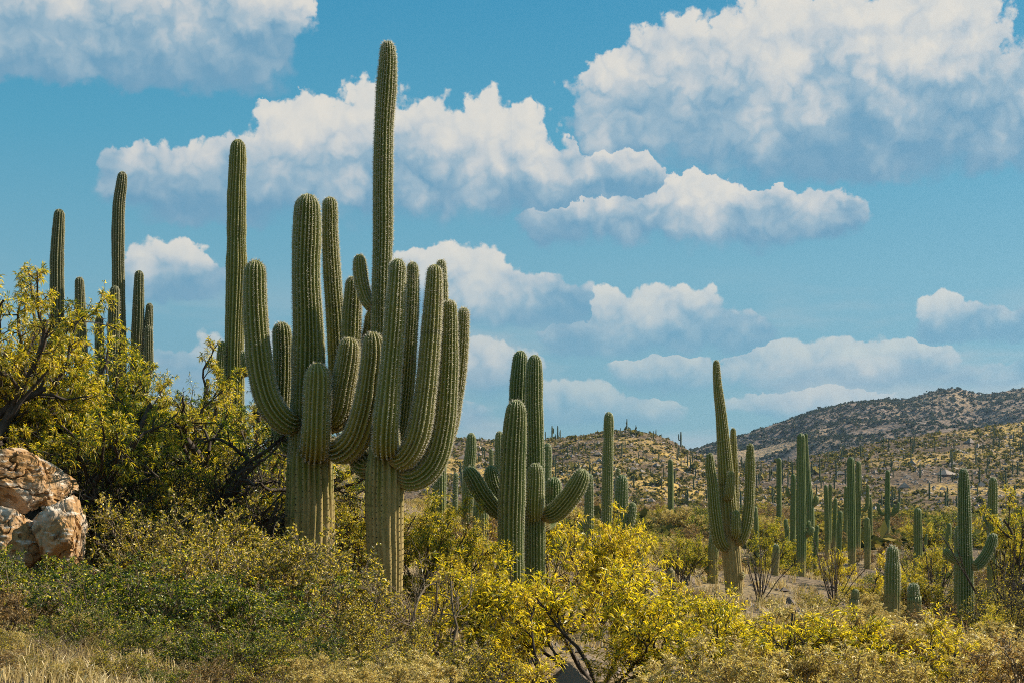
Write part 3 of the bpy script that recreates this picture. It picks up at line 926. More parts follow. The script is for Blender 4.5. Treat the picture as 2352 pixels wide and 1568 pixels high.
N3 = {**FAR, 'ribs': 14, 'vpr': 5, 'ring': .14}
saguaro('straight pale saguaro with knobs low on its right side, before the far stand', 66, [
    col(1840, 994, 22, 1330, 1), [(1848, 1228, 8, 0), (1858, 1226, 14, -.1), (1863, 1218, 14, -.1), (1866, 1208, 10, -.1)], [(1846, 1212, 7, 0), (1855, 1210, 11, .1), (1857, 1202, 11, .1), (1857, 1194, 8, .1)]], **N3)
saguaro('tapering saguaro with a small right arm, close behind the straight pale one', 78, [
    [(1860, 1230, 26, 0), (1858, 1170, 24, 0), (1855, 1100, 15, 0), (1852, 1040, 11, 0), (1851, 994, 8, 0)],
    [(1862, 1162, 8, 0), (1871, 1158, 11, 0), (1875, 1148, 12, 0), (1876, 1137, 9, 0)]], **N3)
FARS = [
    (1735, 1162, 12, 1262, 70, (), 'short saguaro just right of the leaning grey one'),
    (1789, 1050, 12, 1225, 105, (), 'slim saguaro, leftmost of the far stand'),
    (1822, 1087, 13, 1235, 90, ((-1, 1135, 1120, 13),), 'slim saguaro with a tiny left arm in the far stand'),
    (1805, 1190, 11, 1240, 88, (), 'stub of a saguaro leaning left in the far stand'),
    (1832, 1120, 9, 1235, 92, (), 'dark slim saguaro behind the straight pale one'),
    (1897, 1112, 11, 1240, 88, (), 'left one of two touching slim saguaros'),
    (1907, 1110, 9, 1240, 91, (), 'right one of two touching slim saguaros'),
    (1919, 1142, 10, 1235, 92, (), 'thin saguaro with a lower twin on its right'),
    (1930, 1172, 13, 1262, 80, (), 'lower twin right of the thin saguaro'),
    (1943, 1115, 9, 1240, 97, (), 'thin saguaro touching the left side of the thick far pair'),
    (1954, 1048, 19, 1265, 82, (), 'thick left one of the far pair of saguaros'),
    (1972, 1058, 14, 1260, 86, ((1, 1165, 1112, 20),), 'right one of the far pair, with a raised right arm'),
    (1992, 1187, 15, 1250, 80, (), 'short fat saguaro at the foot of the far pair'),
    (1998, 1140, 11, 1235, 98, (), 'thin saguaro right behind the far pair'),
    (2039, 1078, 12, 1235, 102, ((-1, 1175, 1155, 21), (1, 1178, 1156, 14), (1, 1172, 1152, 24)), 'candelabra saguaro with small arms on both sides'),
    (2108, 1165, 20, 1290, 64, (), 'single armless saguaro before the shaded slope'),
    (2180, 1200, 13, 1270, 66, (), 'short thin saguaro left of the one with a raised right arm'),
    (1877, 1205, 10, 1245, 70, (), 'small saguaro by the low knobs of the straight pale one'),
    (2128, 1225, 7, 1262, 75, (), 'tiny saguaro right of the single armless one'),
]
for x, tp, w, bt, Y, arms, lab in FARS:
    st = [col(x, tp, w, bt)]
    for sgn, y0, y1, off in arms:
        aw = w * .72
        st.append([(x + sgn * w * .3, y0 + 6, aw * .6, 0), (x + sgn * off * .7, y0 + 5, aw, 0), (x + sgn * off, y0 - 6, aw, 0), (x + sgn * (off + 1), min(y1, y0 - 12), aw * .7, 0)])
    saguaro(lab, Y, st, **FAR)
#PLANTS
# ------------------------------------------------------------------ plants
def nrm(v):
    return v / (np.linalg.norm(v, axis=-1, keepdims=True) + 1e-9)


def polyl(R, start, d, L, K, wig, up):
    pts = [start]
    d = nrm(d)
    for k in range(K):
        d = nrm(d + R.normal(0, wig, d.shape) + np.array([0, 0, up]))
        pts.append(pts[-1] + d * (L / K)[:, None])
    return np.stack(pts, 1)


def sprout(R, P, L, n, t0, t1, spread, up, lr):
    N, K1, _ = P.shape
    idx = np.repeat(np.arange(N), n)
    t = R.uniform(t0, t1, N * n) * (K1 - 1)
    k = np.minimum(t.astype(int), K1 - 2)
    f = (t - k)[:, None]
    a, b = P[idx, k], P[idx, k + 1]
    tan = nrm(b - a)
    perp = nrm(np.cross(tan, R.normal(size=tan.shape)))
    d = nrm(tan + perp * (spread * R.uniform(.6, 1.4, len(idx)))[:, None] + np.array([0, 0, up]))
    return a + (b - a) * f, d, L[idx] * lr * R.uniform(.55, 1.2, len(idx)) * (1.15 - .55 * t / (K1 - 1)), idx, t / (K1 - 1)


def tubes(R, P, r0, r1, sides):
    N, K1, _ = P.shape
    T = nrm(np.gradient(P, axis=1))
    ref = nrm(R.normal(size=(N, 1, 3)))
    A = nrm(np.cross(T, ref))
    B = np.cross(T, A)
    rad = r0[:, None] + (r1 - r0)[:, None] * np.linspace(0, 1, K1)[None, :]
    th = np.arange(sides) / sides * 2 * pi
    V = P[:, :, None, :] + rad[:, :, None, None] * (np.cos(th)[None, None, :, None] * A[:, :, None, :] + np.sin(th)[None, None, :, None] * B[:, :, None, :])
    i = np.arange(N * K1 * sides).reshape(N, K1, sides)
    j = np.roll(i, -1, axis=2)
    q = np.stack([i[:, :-1], j[:, :-1], j[:, 1:], i[:, 1:]], -1).reshape(-1, 4)
    return V.reshape(-1, 3), q


def leaves(R, P, per, length, width, fan=1, spread=1.0, droop=0.2, t0=0.1):
    pos, d, _, idx, _ = sprout(R, P, np.ones(len(P)), per, t0, 1.0, spread, 0.1, 1.0)
    pos = np.repeat(pos, fan, 0)
    d = np.repeat(d, fan, 0)
    n = len(pos)
    d = nrm(d + R.normal(0, .5, (n, 3)) - np.array([0, 0, droop]) * R.random((n, 1)))
    l = length * R.uniform(.6, 1.25, n)[:, None]
    side = nrm(np.cross(d, R.normal(size=(n, 3)))) * (width / 2 * R.uniform(.7, 1.3, n))[:, None]
    mid = pos + d * l * .48 + np.array([0, 0, .06]) * l
    tip = pos + d * l - np.array([0, 0, droop]) * l * .5
    V = np.stack([pos, mid + side, tip, mid - side], 1).reshape(-1, 3)
    return V, np.arange(4 * n).reshape(n, 4)


def cat(parts):
    vs, qs, o = [], [], 0
    for v, q in parts:
        vs.append(v)
        qs.append(q + o)
        o += len(v)
    return np.vstack(vs), np.vstack(qs)


def plant_mesh(seed, bark, leaf, n0, L0, tilt, levels, r0, leaf_spec, up0=0.05, wig=0.16, K=7, base_r=0.1, leaf_levels=1, sides=(6, 5, 3, 3)):
    """levels: (children, first t, last t, spread, up, length ratio, K). heights are normalised to 1"""
    R = np.random.default_rng(seed)
    azm = (np.arange(n0) + R.uniform(-.35, .35, n0)) / n0 * 2 * pi
    tl = np.radians(R.uniform(tilt[0], tilt[1], n0))
    d = np.stack([np.cos(azm) * np.sin(tl), np.sin(azm) * np.sin(tl), np.cos(tl)], -1)
    st = np.stack([np.cos(azm), np.sin(azm), np.zeros(n0)], -1) * base_r * R.uniform(.2, 1, (n0, 1))
    st[:, 2] -= 0.06
    L = L0 * R.uniform(.75, 1.15, n0)
    P = polyl(R, st, d, L, K, wig, up0)
    ra, rb = np.full(n0, r0) * R.uniform(.7, 1.1, n0), None
    rb = ra * .45
    wood = [tubes(R, P, ra, rb, sides[0])]
    lv = []
    for li, (n, t0, t1, spr, up, lr, k) in enumerate(levels):
        s_, d_, L_, idx, t = sprout(R, P, L, n, t0, t1, spr, up, lr)
        r_par = (ra[idx] + (rb - ra)[idx] * t)
        P = polyl(R, s_, d_, L_, k, wig * 1.15, up * .25)
        L = L_
        ra, rb = r_par * .62, r_par * .62 * .4
        wood.append(tubes(R, P, np.maximum(ra, .0032), np.maximum(rb, .0018), sides[min(li + 1, 3)]))
        if leaf_spec and li >= len(levels) - leaf_levels:
            lv.append(leaves(R, P, **leaf_spec))
    V, q = cat(wood)
    lm = None
    top = V[:, 2].max()
    if lv:
        v2, q2 = cat(lv)
        top = max(top, np.percentile(v2[:, 2], 99.7))
        v2 = v2[:, :3]
        v2[:, 2] = np.maximum(v2[:, 2], -0.02)
        lm = mesh('foliage', v2, [q2], leaf, smooth_=False)
    wm = mesh('wood', V, [q], bark)
    wid = np.percentile(np.abs(V[:, :2]), 98)
    return wm, lm, top, wid


LV3 = [(7, .25, 1, .9, .10, .60, 6), (6, .15, 1, .9, .08, .52, 5), (4, .1, 1, .9, .05, .5, 3)]
PROTO = {}


def proto(key, name, wood_name, leaf_name, category, **kw):
    PROTO[key] = (name, wood_name, leaf_name, category) + plant_mesh(**kw)


for k, sd in (('yellow1', 11), ('yellow2', 12), ('yellow3', 13)):
    proto(k, 'mesquite_shrub', 'trunk', 'crown', 'shrub', seed=sd, bark=M_BARK, leaf=M_YELLOW, n0=6, L0=1.15, tilt=(15, 68), levels=LV3, r0=.026,
          leaf_spec=dict(per=5, length=.085, width=.014, fan=1, droop=.3), leaf_levels=2, wig=.2)
for k, sd in (('ygreen1', 21), ('ygreen2', 22)):
    proto(k, 'mesquite_bush', 'trunk', 'crown', 'shrub', seed=sd, bark=M_BARK, leaf=M_YGREEN, n0=7, L0=1.7, tilt=(8, 55), levels=[(8, .2, 1, .9, .08, .55, 6), (6, .15, 1, .9, .05, .52, 5), (4, .1, 1, .9, .03, .5, 3)], r0=.03,
          leaf_spec=dict(per=8, length=.085, width=.013, droop=.3), leaf_levels=2, wig=.18)
for k, sd in (('dark1', 31), ('dark2', 32)):
    proto(k, 'leafy_bush', 'stem', 'foliage', 'bush', seed=sd, bark=M_TWIG, leaf=M_GREEN, n0=15, L0=.85, tilt=(5, 72), levels=[(7, .2, 1, .8, .12, .6, 5), (5, .15, 1, .9, .08, .55, 4), (3, .1, 1, .9, .05, .5, 3)], r0=.013,
          leaf_spec=dict(per=6, length=.034, width=.017, droop=.1), leaf_levels=2, base_r=.3)
for k, sd in (('olive1', 41), ('olive2', 42)):
    proto(k, 'wiry_bush', 'stem', 'foliage', 'bush', seed=sd, bark=M_TWIG, leaf=M_OLIVE, n0=13, L0=.95, tilt=(5, 62), levels=[(8, .2, 1, .8, .12, .6, 5), (6, .15, 1, .95, .06, .55, 4), (3, .1, 1, 1.0, .05, .5, 3)], r0=.014,
          leaf_spec=dict(per=4, length=.036, width=.016, droop=.1), leaf_levels=2, base_r=.25, wig=.2)
proto('straw1', 'dry_bush', 'stem', 'foliage', 'bush', seed=51, bark=M_TWIG, leaf=M_STRAWY, n0=16, L0=.9, tilt=(3, 70), levels=[(7, .2, 1, .8, .12, .6, 5), (6, .15, 1, .95, .06, .55, 4), (3, .1, 1, 1.0, .05, .5, 3)], r0=.011,
      leaf_spec=dict(per=9, length=.055, width=.010, droop=.3), leaf_levels=2, base_r=.3, wig=.24)
proto('straw2', 'dry_bush', 'stem', 'foliage', 'bush', seed=52, bark=M_TWIG, leaf=M_RUST, n0=14, L0=.7, tilt=(3, 75), levels=[(7, .2, 1, .8, .12, .6, 5), (5, .15, 1, .95, .06, .55, 4), (3, .1, 1, 1.0, .05, .5, 3)], r0=.010,
      leaf_spec=dict(per=5, length=.04, width=.012, droop=.2), leaf_levels=1, base_r=.3, wig=.24)
proto('dead1', 'bare_shrub', 'stem', 'foliage', 'shrub', seed=61, bark=M_TWIG, leaf=None, n0=6, L0=1.0, tilt=(10, 65), levels=[(6, .2, 1, .8, .08, .6, 6), (5, .15, 1, .95, .05, .55, 5), (3, .1, 1, 1.0, .05, .5, 4)], r0=.016,
      leaf_spec=None, wig=.22)
proto('thicket', 'bare_thicket', 'stem', 'foliage', 'shrub', seed=62, bark=M_BARK, leaf=M_OLIVE, n0=10, L0=1.6, tilt=(10, 75), levels=[(8, .15, 1, .9, .05, .6, 6), (6, .15, 1, 1.0, .03, .55, 5), (4, .1, 1, 1.0, .0, .5, 4)], r0=.03,
      leaf_spec=dict(per=2, length=.05, width=.014, droop=.2), wig=.24)
for k, sd in (('tree1', 71), ('tree2', 72), ('tree3', 73)):
    proto(k, 'palo_verde_tree' if sd != 73 else 'mesquite_tree', 'trunk', 'crown', 'tree', seed=sd, bark=M_BARK, leaf=M_YGREEN if sd != 73 else M_GREEN, n0=4, L0=2.6, tilt=(8, 42),
          levels=[(7, .3, 1, .8, .06, .55, 7), (6, .2, 1, .9, .04, .52, 6), (5, .15, 1, .9, .02, .5, 4), (3, .1, 1, .9, 0, .5, 3)], r0=.075,
          leaf_spec=dict(per=5, length=.08, width=.013, droop=.35), leaf_levels=2, wig=.2, K=9)
proto('snag', 'bare_tree', 'trunk', 'crown', 'tree', seed=66, bark=M_BARK, leaf=M_GREEN, n0=5, L0=1.7, tilt=(15, 65), levels=[(5, .25, 1, .9, .05, .6, 7), (5, .2, 1, 1.0, .03, .55, 6), (4, .1, 1, 1.0, .0, .5, 4)], r0=.075,
      leaf_spec=dict(per=1, length=.07, width=.013, droop=.2), wig=.3, K=9)
proto('ocotillo', 'ocotillo', 'stem', 'foliage', 'shrub', seed=81, bark=M_BARK, leaf=M_YGREEN, n0=17, L0=2.4, tilt=(4, 38), levels=[(1, .4, .8, .25, .1, .5, 5)], r0=.022,
      leaf_spec=None, wig=.05, K=8, up0=.02, base_r=.1)


def place(key, px, Y, top_py=None, h=None, rz=None, wide=1.0, label=None, group=None, x=None, dz=0.0):
    """a plant standing on the ground at that bearing and distance; its height from the picture or in metres"""
    name, wn, ln, catg, wm, lm, top, wid = PROTO[key]
    x = (px - HX) / FPX * Y if x is None else x
    z = float(gz(x, Y)) + dz
    if h is None:
        h = CAMZ + (HY - top_py) / FPX * Y - z
    sc = max(h, .15) / top
    o = thing(name, (x, Y, z), label, catg, group)
    o.scale = (sc * wide, sc * wide, sc)
    o.rotation_euler = (0, 0, random.uniform(0, 6.28) if rz is None else rz)
    link(wn, wm, o)
    if lm is not None:
        tag(link(ln, lm, o), kind='stuff')
    return o


# trees on the left slope
place('tree1', 10, 21.5, 565, label='yellow leaved palo verde tree at the left edge, above the pale rock', rz=.4)
place('tree2', 175, 25, 735, label='yellow leaved tree round the dark saguaro tips at left', rz=2.0)
place('tree1', 335, 27, 770, label='yellow leaved tree below the slender saguaro with stout arms', rz=3.3)
place('tree3', 470, 26.5, 880, label='green mesquite tree between the left trees and the massive saguaro', rz=1.0)
place('tree3', 600, 25.5, 850, label='green tree with twisted dark limbs just behind the massive saguaro', rz=4.6)
place('tree2', 90, 20.5, 800, label='low yellow green tree in the shade right above the pale rock', rz=5.2)
place('tree1', -90, 20, 620, label='yellow leaved tree cut by the left edge of the picture', rz=2.6)
place('tree2', 120, 23, 790, label='dense yellow green tree above the rock, in front of the leftmost saguaro', rz=.1)
place('tree3', 340, 23, 900, label='green mesquite in the middle of the left slope', rz=2.9)
place('tree3', 640, 29, 860, label='green tree farther back behind the massive saguaro', rz=.9)
place('tree2', 260, 23.5, 800, label='yellow green tree in front of the stout armed slender saguaro', rz=.9)
place('tree1', 410, 24, 860, label='airy yellow green tree with bare twigs on its right side', rz=4.9)
place('tree2', 520, 28, 845, label='yellow tree behind the twisted dark limbs', rz=3.7)
place('ygreen2', 730, 27, 1075, label='green bush deep behind the massive trunk', rz=2.2)
place('ygreen1', 500, 23.5, 980, label='green leaved bush among the dark thickets', rz=3.0)
place('ygreen2', 360, 22.5, 990, label='green leaved bush above the grey wiry bushes', rz=.2)
place('thicket', 180, 21, 985, label='dark bare thicket behind the pale top rock', rz=1.3)
place('snag', 560, 23.9, 905, label='bare tree with twisted dark limbs left of the massive saguaro', rz=.8)
place('snag', 470, 21.6, 1000, label='bare dark tree in the middle of the left thicket', rz=2.5)
place('snag', 250, 20.8, 960, label='bare dark tree behind the rock outcrop', rz=4.4)
place('thicket', 790, 25.5, 1080, label='bare dark limbs between the two great trunks', rz=5.6)
place('thicket', 300, 20.5, 1000, label='dark bare thicket right of the pale rock', rz=.3)
place('thicket', 430, 21, 1030, label='dark bare thicket left of the massive saguaro', rz=2.4)
place('thicket', 545, 22.5, 1010, label='dark limbed thicket touching the massive saguaro', rz=4.0)
place('ygreen1', 640, 24.5, 1040, label='green leaved bush behind the trunk of the massive saguaro', rz=1.2)
place('olive1', 300, 19.6, 1130, label='grey twiggy bush against the right flank of the pale rock')
place('olive2', 380, 18.5, 1120, label='grey tan wiry bush in the shade of the dark thickets')
place('olive1', 520, 18.6, 1140, label='tan wiry bush with dry leaf tips, left of the massive trunk')
# foreground left
place('dark1', 40, 15.3, 1195, label='small dark green bush in front of the pale rock')
place('dark2', 250, 14.2, 1265, wide=1.25, label='dark green leafy bush low at left, below the rock')
place('dark1', 430, 14.8, 1255, wide=1.3, label='broad dark green bush in the left foreground')
place('dark2', 600, 14.6, 1310, wide=1.3, label='dark green bush at the lower edge, left of centre')
place('olive2', 620, 17, 1190, wide=1.15, label='tan and yellow wiry bush hiding the foot of the massive saguaro')
place('olive1', 760, 16.6, 1235, wide=1.15, label='yellow tipped wiry bush in front of the massive trunk')
place('olive2', 480, 16.2, 1215, wide=1.2, label='yellow tipped wiry bush in the middle of the left slope')
place('olive1', 780, 14.6, 1365, wide=1.2, label='low yellow leaved bush left of the foot of the tallest saguaro')
place('dark1', 720, 13.6, 1420, wide=1.2, label='fresh green low bush at the bottom edge')
place('olive2', 110, 13.6, 1400, wide=1.1, label='low dry bush in the bottom left corner')
place('olive1', 350, 16.4, 1235, wide=1.2, label='grey green wiry bush right beside the rock foot')
place('olive1', 230, 12.6, 1455, wide=1.2, label='low twiggy bush on the bottom edge at left, second from the corner')
place('dark2', 420, 12.4, 1460, wide=1.2, label='green leaved low bush on the bottom edge, left of centre')
place('olive2', 560, 12.8, 1440, wide=1.2, label='dry leaved low bush on the bottom edge, left of centre')
for px_, Y_, tp_, k_, lab_ in ((-20, 11.6, 1420, 'olive1', 'tangled tan bush at the very left of the bottom edge'), (110, 12.0, 1450, 'olive2', 'tangled yellow tipped bush near the bottom left corner'),
                               (190, 13.2, 1395, 'straw1', 'pale dry bush below the dark bush by the rock'), (300, 12.9, 1430, 'dark1', 'dark leaved low bush near the bottom edge at left'),
                               (500, 11.8, 1500, 'olive1', 'tangled dry bush cut by the bottom edge, left of centre'), (640, 13.0, 1430, 'olive1', 'yellow speckled low bush near the bottom edge, left of centre'),
                               (-10, 13.8, 1340, 'straw2', 'brown dry bush at the left edge below the rock'), (950, 12.4, 1480, 'straw1', 'dry bush cut by the bottom edge under the tallest trunk')):
    place(k_, px_, Y_, tp_, wide=1.15, label=lab_)
for px_, Y_, tp_, k_, lab_ in ((-30, 10.4, 1475, 'straw2', 'brown tangle cut by the bottom left corner'), (70, 10.6, 1490, 'olive1', 'yellow specked tangle on the bottom edge, first from the left corner'),
                               (160, 10.3, 1510, 'straw1', 'straw coloured tangle on the bottom edge near the left corner'), (255, 10.9, 1480, 'olive2', 'wiry tangle on the bottom edge under the dark leafy bushes'),
                               (370, 10.8, 1505, 'dark1', 'small green tangle on the bottom edge under the dark leafy bushes'), (470, 11.0, 1510, 'straw2', 'rusty tangle on the bottom edge, left of centre'),
                               (580, 11.0, 1515, 'olive1', 'low yellow specked tangle on the bottom edge, left of the fresh green bush'), (120, 11.4, 1440, 'dead1', 'bare twigs sticking up near the bottom left corner'),
                               (800, 11.6, 1510, 'straw1', 'low straw tangle on the bottom edge below the two great saguaros')):
    place(k_, px_, Y_, tp_, wide=1.3, label=lab_)
place('dark2', 210, 12.9, 1372, wide=1.2, label='dark leafy bush between the rock foot and the bottom left tangles')
place('dark1', 350, 12.3, 1392, wide=1.25, label='darkest leafy bush low in the left foreground')
place('dark2', 520, 12.2, 1410, wide=1.25, label='dark leafy bush low in the left foreground, right of the darkest one')
place('straw1', 20, 12.2, 1440, wide=1.3, label='pale straw tuft in the very bottom left corner')
place('straw1', 330, 11.8, 1500, wide=1.3, label='straw tuft on the bottom edge below the dark green bushes')
place('olive1', 860, 12.8, 1455, wide=1.2, label='twiggy yellow bush on the bottom edge below the tallest trunk')
place('straw1', 700, 12.2, 1495, wide=1.3, label='straw tuft on the bottom edge near the fresh green bush')
place('olive2', 1030, 13.6, 1450, wide=1.1, label='dry yellow bush on the bottom edge, left of the yellow mesquites')
# the yellow front row
place('yellow1', 1080, 17, 1268, wide=1.1, label='brightest yellow mesquite in the middle foreground', rz=.5)
place('yellow2', 1215, 15.6, 1330, wide=1.15, label='yellow mesquite with dark forked limbs in front of the stout column', rz=1.9)
place('yellow3', 1375, 16.4, 1290, wide=1.15, label='yellow mesquite right of the middle saguaros', rz=3.1)
place('yellow1', 1530, 16, 1330, wide=1.15, label='spreading yellow mesquite near the lower edge, right of centre', rz=4.3)
place('yellow2', 1650, 14.6, 1385, wide=1.1, label='low yellow mesquite with long dark limbs, bottom edge', rz=5.5)
place('dead1', 960, 15.6, 1240, label='bare grey shrub with thin pale twigs at the foot of the tallest saguaro', rz=.6)
place('olive2', 920, 14.5, 1400, label='low straw coloured bush below the tallest trunk')
# behind the front row
place('ygreen1', 985, 24, 1118, wide=.8, label='yellow green mesquite right behind the trunk of the tallest saguaro', rz=.9)
place('ygreen2', 1075, 28, 1165, wide=.9, label='yellow green mesquite under the leftward arms of the middle group', rz=2.7)
place('ygreen2', 900, 27, 1105, wide=1.0, label='yellow green bush behind the tallest trunk', rz=1.6)
place('olive2', 850, 19.0, 1375, wide=1.1, label='tan bush between the feet of the two great saguaros')
place('ygreen1', 815, 25.5, 1120, wide=.8, label='yellow green bush between the two great trunks', rz=4.4)
place('yellow3', 1300, 26.5, 1165, wide=.8, label='upright yellow acacia right behind the middle group', rz=.2)
place('yellow1', 1385, 25.5, 1150, wide=.75, label='tall yellow acacia below the straight tall saguaro', rz=2.2)
place('yellow2', 1490, 28, 1205, wide=.9, label='yellow acacia right of the stubby saguaro', rz=3.9)
place('yellow3', 1580, 21, 1345, wide=1.1, label='yellow shrub by the young saguaro dome', rz=5.0)
place('yellow2', 1000, 18.6, 1262, wide=1.0, label='yellow mesquite leaning on the right side of the tallest trunk', rz=.1)
# right foreground
for i, (k, px, Y, tp, w, lab) in enumerate((
        ('straw1', 1760, 17.5, 1372, 1.3, 'straw coloured dry bush below the leaning grey saguaro'),
        ('yellow3', 1840, 15.8, 1390, 1.2, 'yellow leaved bush in the right foreground, left of its neighbours'),
        ('straw1', 1920, 16.8, 1372, 1.3, 'bleached dry bush in the right foreground below the young domes'),
        ('yellow1', 2030, 16.0, 1382, 1.2, 'yellow leaved bush in the right foreground, under the plump young saguaro'),
        ('straw1', 2120, 16.5, 1395, 1.25, 'tan dry bush in the right foreground, rightmost of the pale ones'),
        ('yellow2', 2180, 14.8, 1440, 1.1, 'low yellow bush near the bottom right corner'),
        ('straw2', 2280, 15.5, 1440, 1.2, 'brown dry bush in the bottom right corner'),
        ('straw1', 1700, 13.8, 1440, 1.2, 'dry grass like bush on the bottom edge, right of centre'),
        ('straw1', 1960, 13.6, 1455, 1.2, 'pale dry bush on the bottom edge at right'))):
    place(k, px, Y, tp, wide=w, label=lab)
# right middle distance
for k, px, Y, tp, w, lab in (
        ('tree1', 2345, 44, 1108, .7, 'orange yellow tree at the right edge'),
        ('thicket', 2315, 34, 1290, .9, 'dark twiggy shrub at the right edge, below the yellow tree'),
        ('thicket', 2350, 30, 1350, .9, 'dark twiggy shrub in the lower right, nearest the edge'),
        ('ygreen2', 1590, 52, 1205, .9, 'bright green palo verde left of the leaning grey saguaro'),
        ('ygreen1', 1545, 47, 1255, .9, 'yellow green shrub above the young saguaro dome'),
        ('dark1', 1610, 105, 1160, 1.2, 'small green bush at the foot of the lone armless saguaro'),
        ('ygreen1', 1770, 62, 1200, .9, 'green mesquite right of the leaning grey saguaro'),
        ('ygreen2', 1835, 70, 1215, .9, 'green mesquite behind the straight pale saguaro'),
        ('yellow2', 2010, 47, 1265, .9, 'yellow green shrub left of the plump young saguaro'),
        ('yellow1', 1925, 52, 1255, .9, 'yellow green shrub below the far pair of saguaros'),
        ('ygreen1', 2095, 44, 1270, .9, 'yellow green shrub right of the plump young saguaro'),
        ('ygreen2', 2150, 60, 1230, .9, 'olive shrub below the single armless saguaro'),
        ('straw2', 2150, 36, 1385, 1.2, 'rust brown bush left of the right hand saguaro'),
        ('straw2', 1600, 40, 1345, 1.2, 'rust brown bush left of the leaning grey trunk'),
        ('straw1', 2000, 34, 1378, 1.3, 'tall pale grass like bush at the foot of the plump young saguaro'),
        ('olive1', 1770, 36, 1365, 1.3, 'wiry olive bush right of the leaning grey trunk'),
        ('olive2', 1880, 37, 1350, 1.3, 'wiry olive bush below the straight pale saguaro'),
        ('olive1', 2275, 33, 1420, 1.3, 'brown wiry bush right of the right hand trunk')):
    place(k, px, Y, tp, wide=w, label=lab)
for px, Y, tp, lab in ((1745, 40, 1190, 'ocotillo with straight dark wands right of the leaning grey saguaro'), (1915, 44, 1190, 'ocotillo wands below the far pair of saguaros'),
                       (1560, 44, 1210, 'ocotillo wands beside the bright green palo verde'), (2140, 46, 1190, 'ocotillo wands by the single armless saguaro'),
                       (2310, 38, 1130, 'tall ocotillo wands at the right edge')):
    place('ocotillo', px, Y, tp, label=lab)
# low scrub over the valley floor
R = np.random.default_rng(5)
keys = ['straw2', 'olive1', 'olive2', 'dark1', 'straw1', 'ygreen1', 'ygreen2', 'dark2', 'straw2']
SCRUB = {'straw': 'dry brown scrub', 'olive': 'wiry olive scrub', 'dark': 'small green leaved scrub', 'ygreen': 'yellow green scrub'}
n = 0
while n < 270:
    Y = float(np.exp(R.uniform(np.log(30), np.log(330))))
    px = R.uniform(960, 2420)
    k = keys[R.integers(len(keys))]
    h = R.uniform(.5, 1.3) * (1.9 if Y > 90 else 1.15)
    if (Y < 38 and px < 1500) or any(Y < cy_ and abs(px - cx_) < 75 for cx_, cy_ in ((1680, 44), (2215, 44), (2050, 42), (2098, 39), (1965, 40), (1541, 40), (1840, 62))):
        continue
    place(k, px, Y, h=h, wide=R.uniform(1.0, 1.6), label=SCRUB[k[:-1]] + (' at the front of the valley' if Y < 60 else ' half way across the valley' if Y < 130 else ' far off before the hill')
          + (', left of the leaning grey saguaro' if px < 1680 else ', right of the leaning grey saguaro'), group='low scrub on the valley floor')
    n += 1

# ------------------------------------------------------------------ dry grass
def grass(name, n, sampler, hgt, label, seed, mat=M_STRAW):
    R = np.random.default_rng(seed)
    cx, cy = sampler(R, n)
    kp = fbm(np.stack([cx * .55, cy * .4, 0 * cx], -1), seed, 3) > -.02
    cx, cy = cx[kp], cy[kp]
    n = len(cx)
    per = 12
    x = np.repeat(cx, per) + R.normal(0, .07, n * per)
    y = np.repeat(cy, per) + R.normal(0, .07, n * per)
    z = gz(x, y) - .02
    h = hgt * np.repeat(R.uniform(.5, 1.3, n), per) * R.uniform(.5, 1.1, n * per)
    lean = R.normal(0, .38, (n * per, 2))
    b = np.stack([x, y, z], -1)
    a = R.uniform(0, 2 * pi, n * per)
    sd = np.stack([np.cos(a), np.sin(a), 0 * a], -1) * (.0035 + .0002 * y)[:, None]
    mid = b + np.stack([lean[:, 0] * h * .35, lean[:, 1] * h * .35, h * .6], -1)
    tip = b + np.stack([lean[:, 0] * h * 1.1, lean[:, 1] * h * 1.1, h * (1 - .25 * np.abs(lean).sum(1))], -1)
    V = np.stack([b - sd, b + sd, mid + sd * .7, mid - sd * .7, tip], 1).reshape(-1, 3)
    i = np.arange(n * per) * 5
    q = np.stack([i, i + 1, i + 2, i + 3], -1)
    t = np.stack([i + 3, i + 2, i + 4], -1)
    return tag(link(name, mesh(name, V, [q, t], mat, smooth_=False)), label, 'grass', kind='stuff')


def fan(y0, y1, p0, p1):
    def f(R, n):
        y = y0 * (y1 / y0) ** R.random(n)
        return (R.uniform(p0, p1, n) - HX) / FPX * y, y
    return f


grass('dry_grass', 4200, fan(8.5, 22, -150, 2500), .20, 'bleached dry grass between the foreground bushes', 91)
grass('dry_grass', 4500, fan(22, 120, 900, 2500), .42, 'pale dry grass over the valley floor', 92)

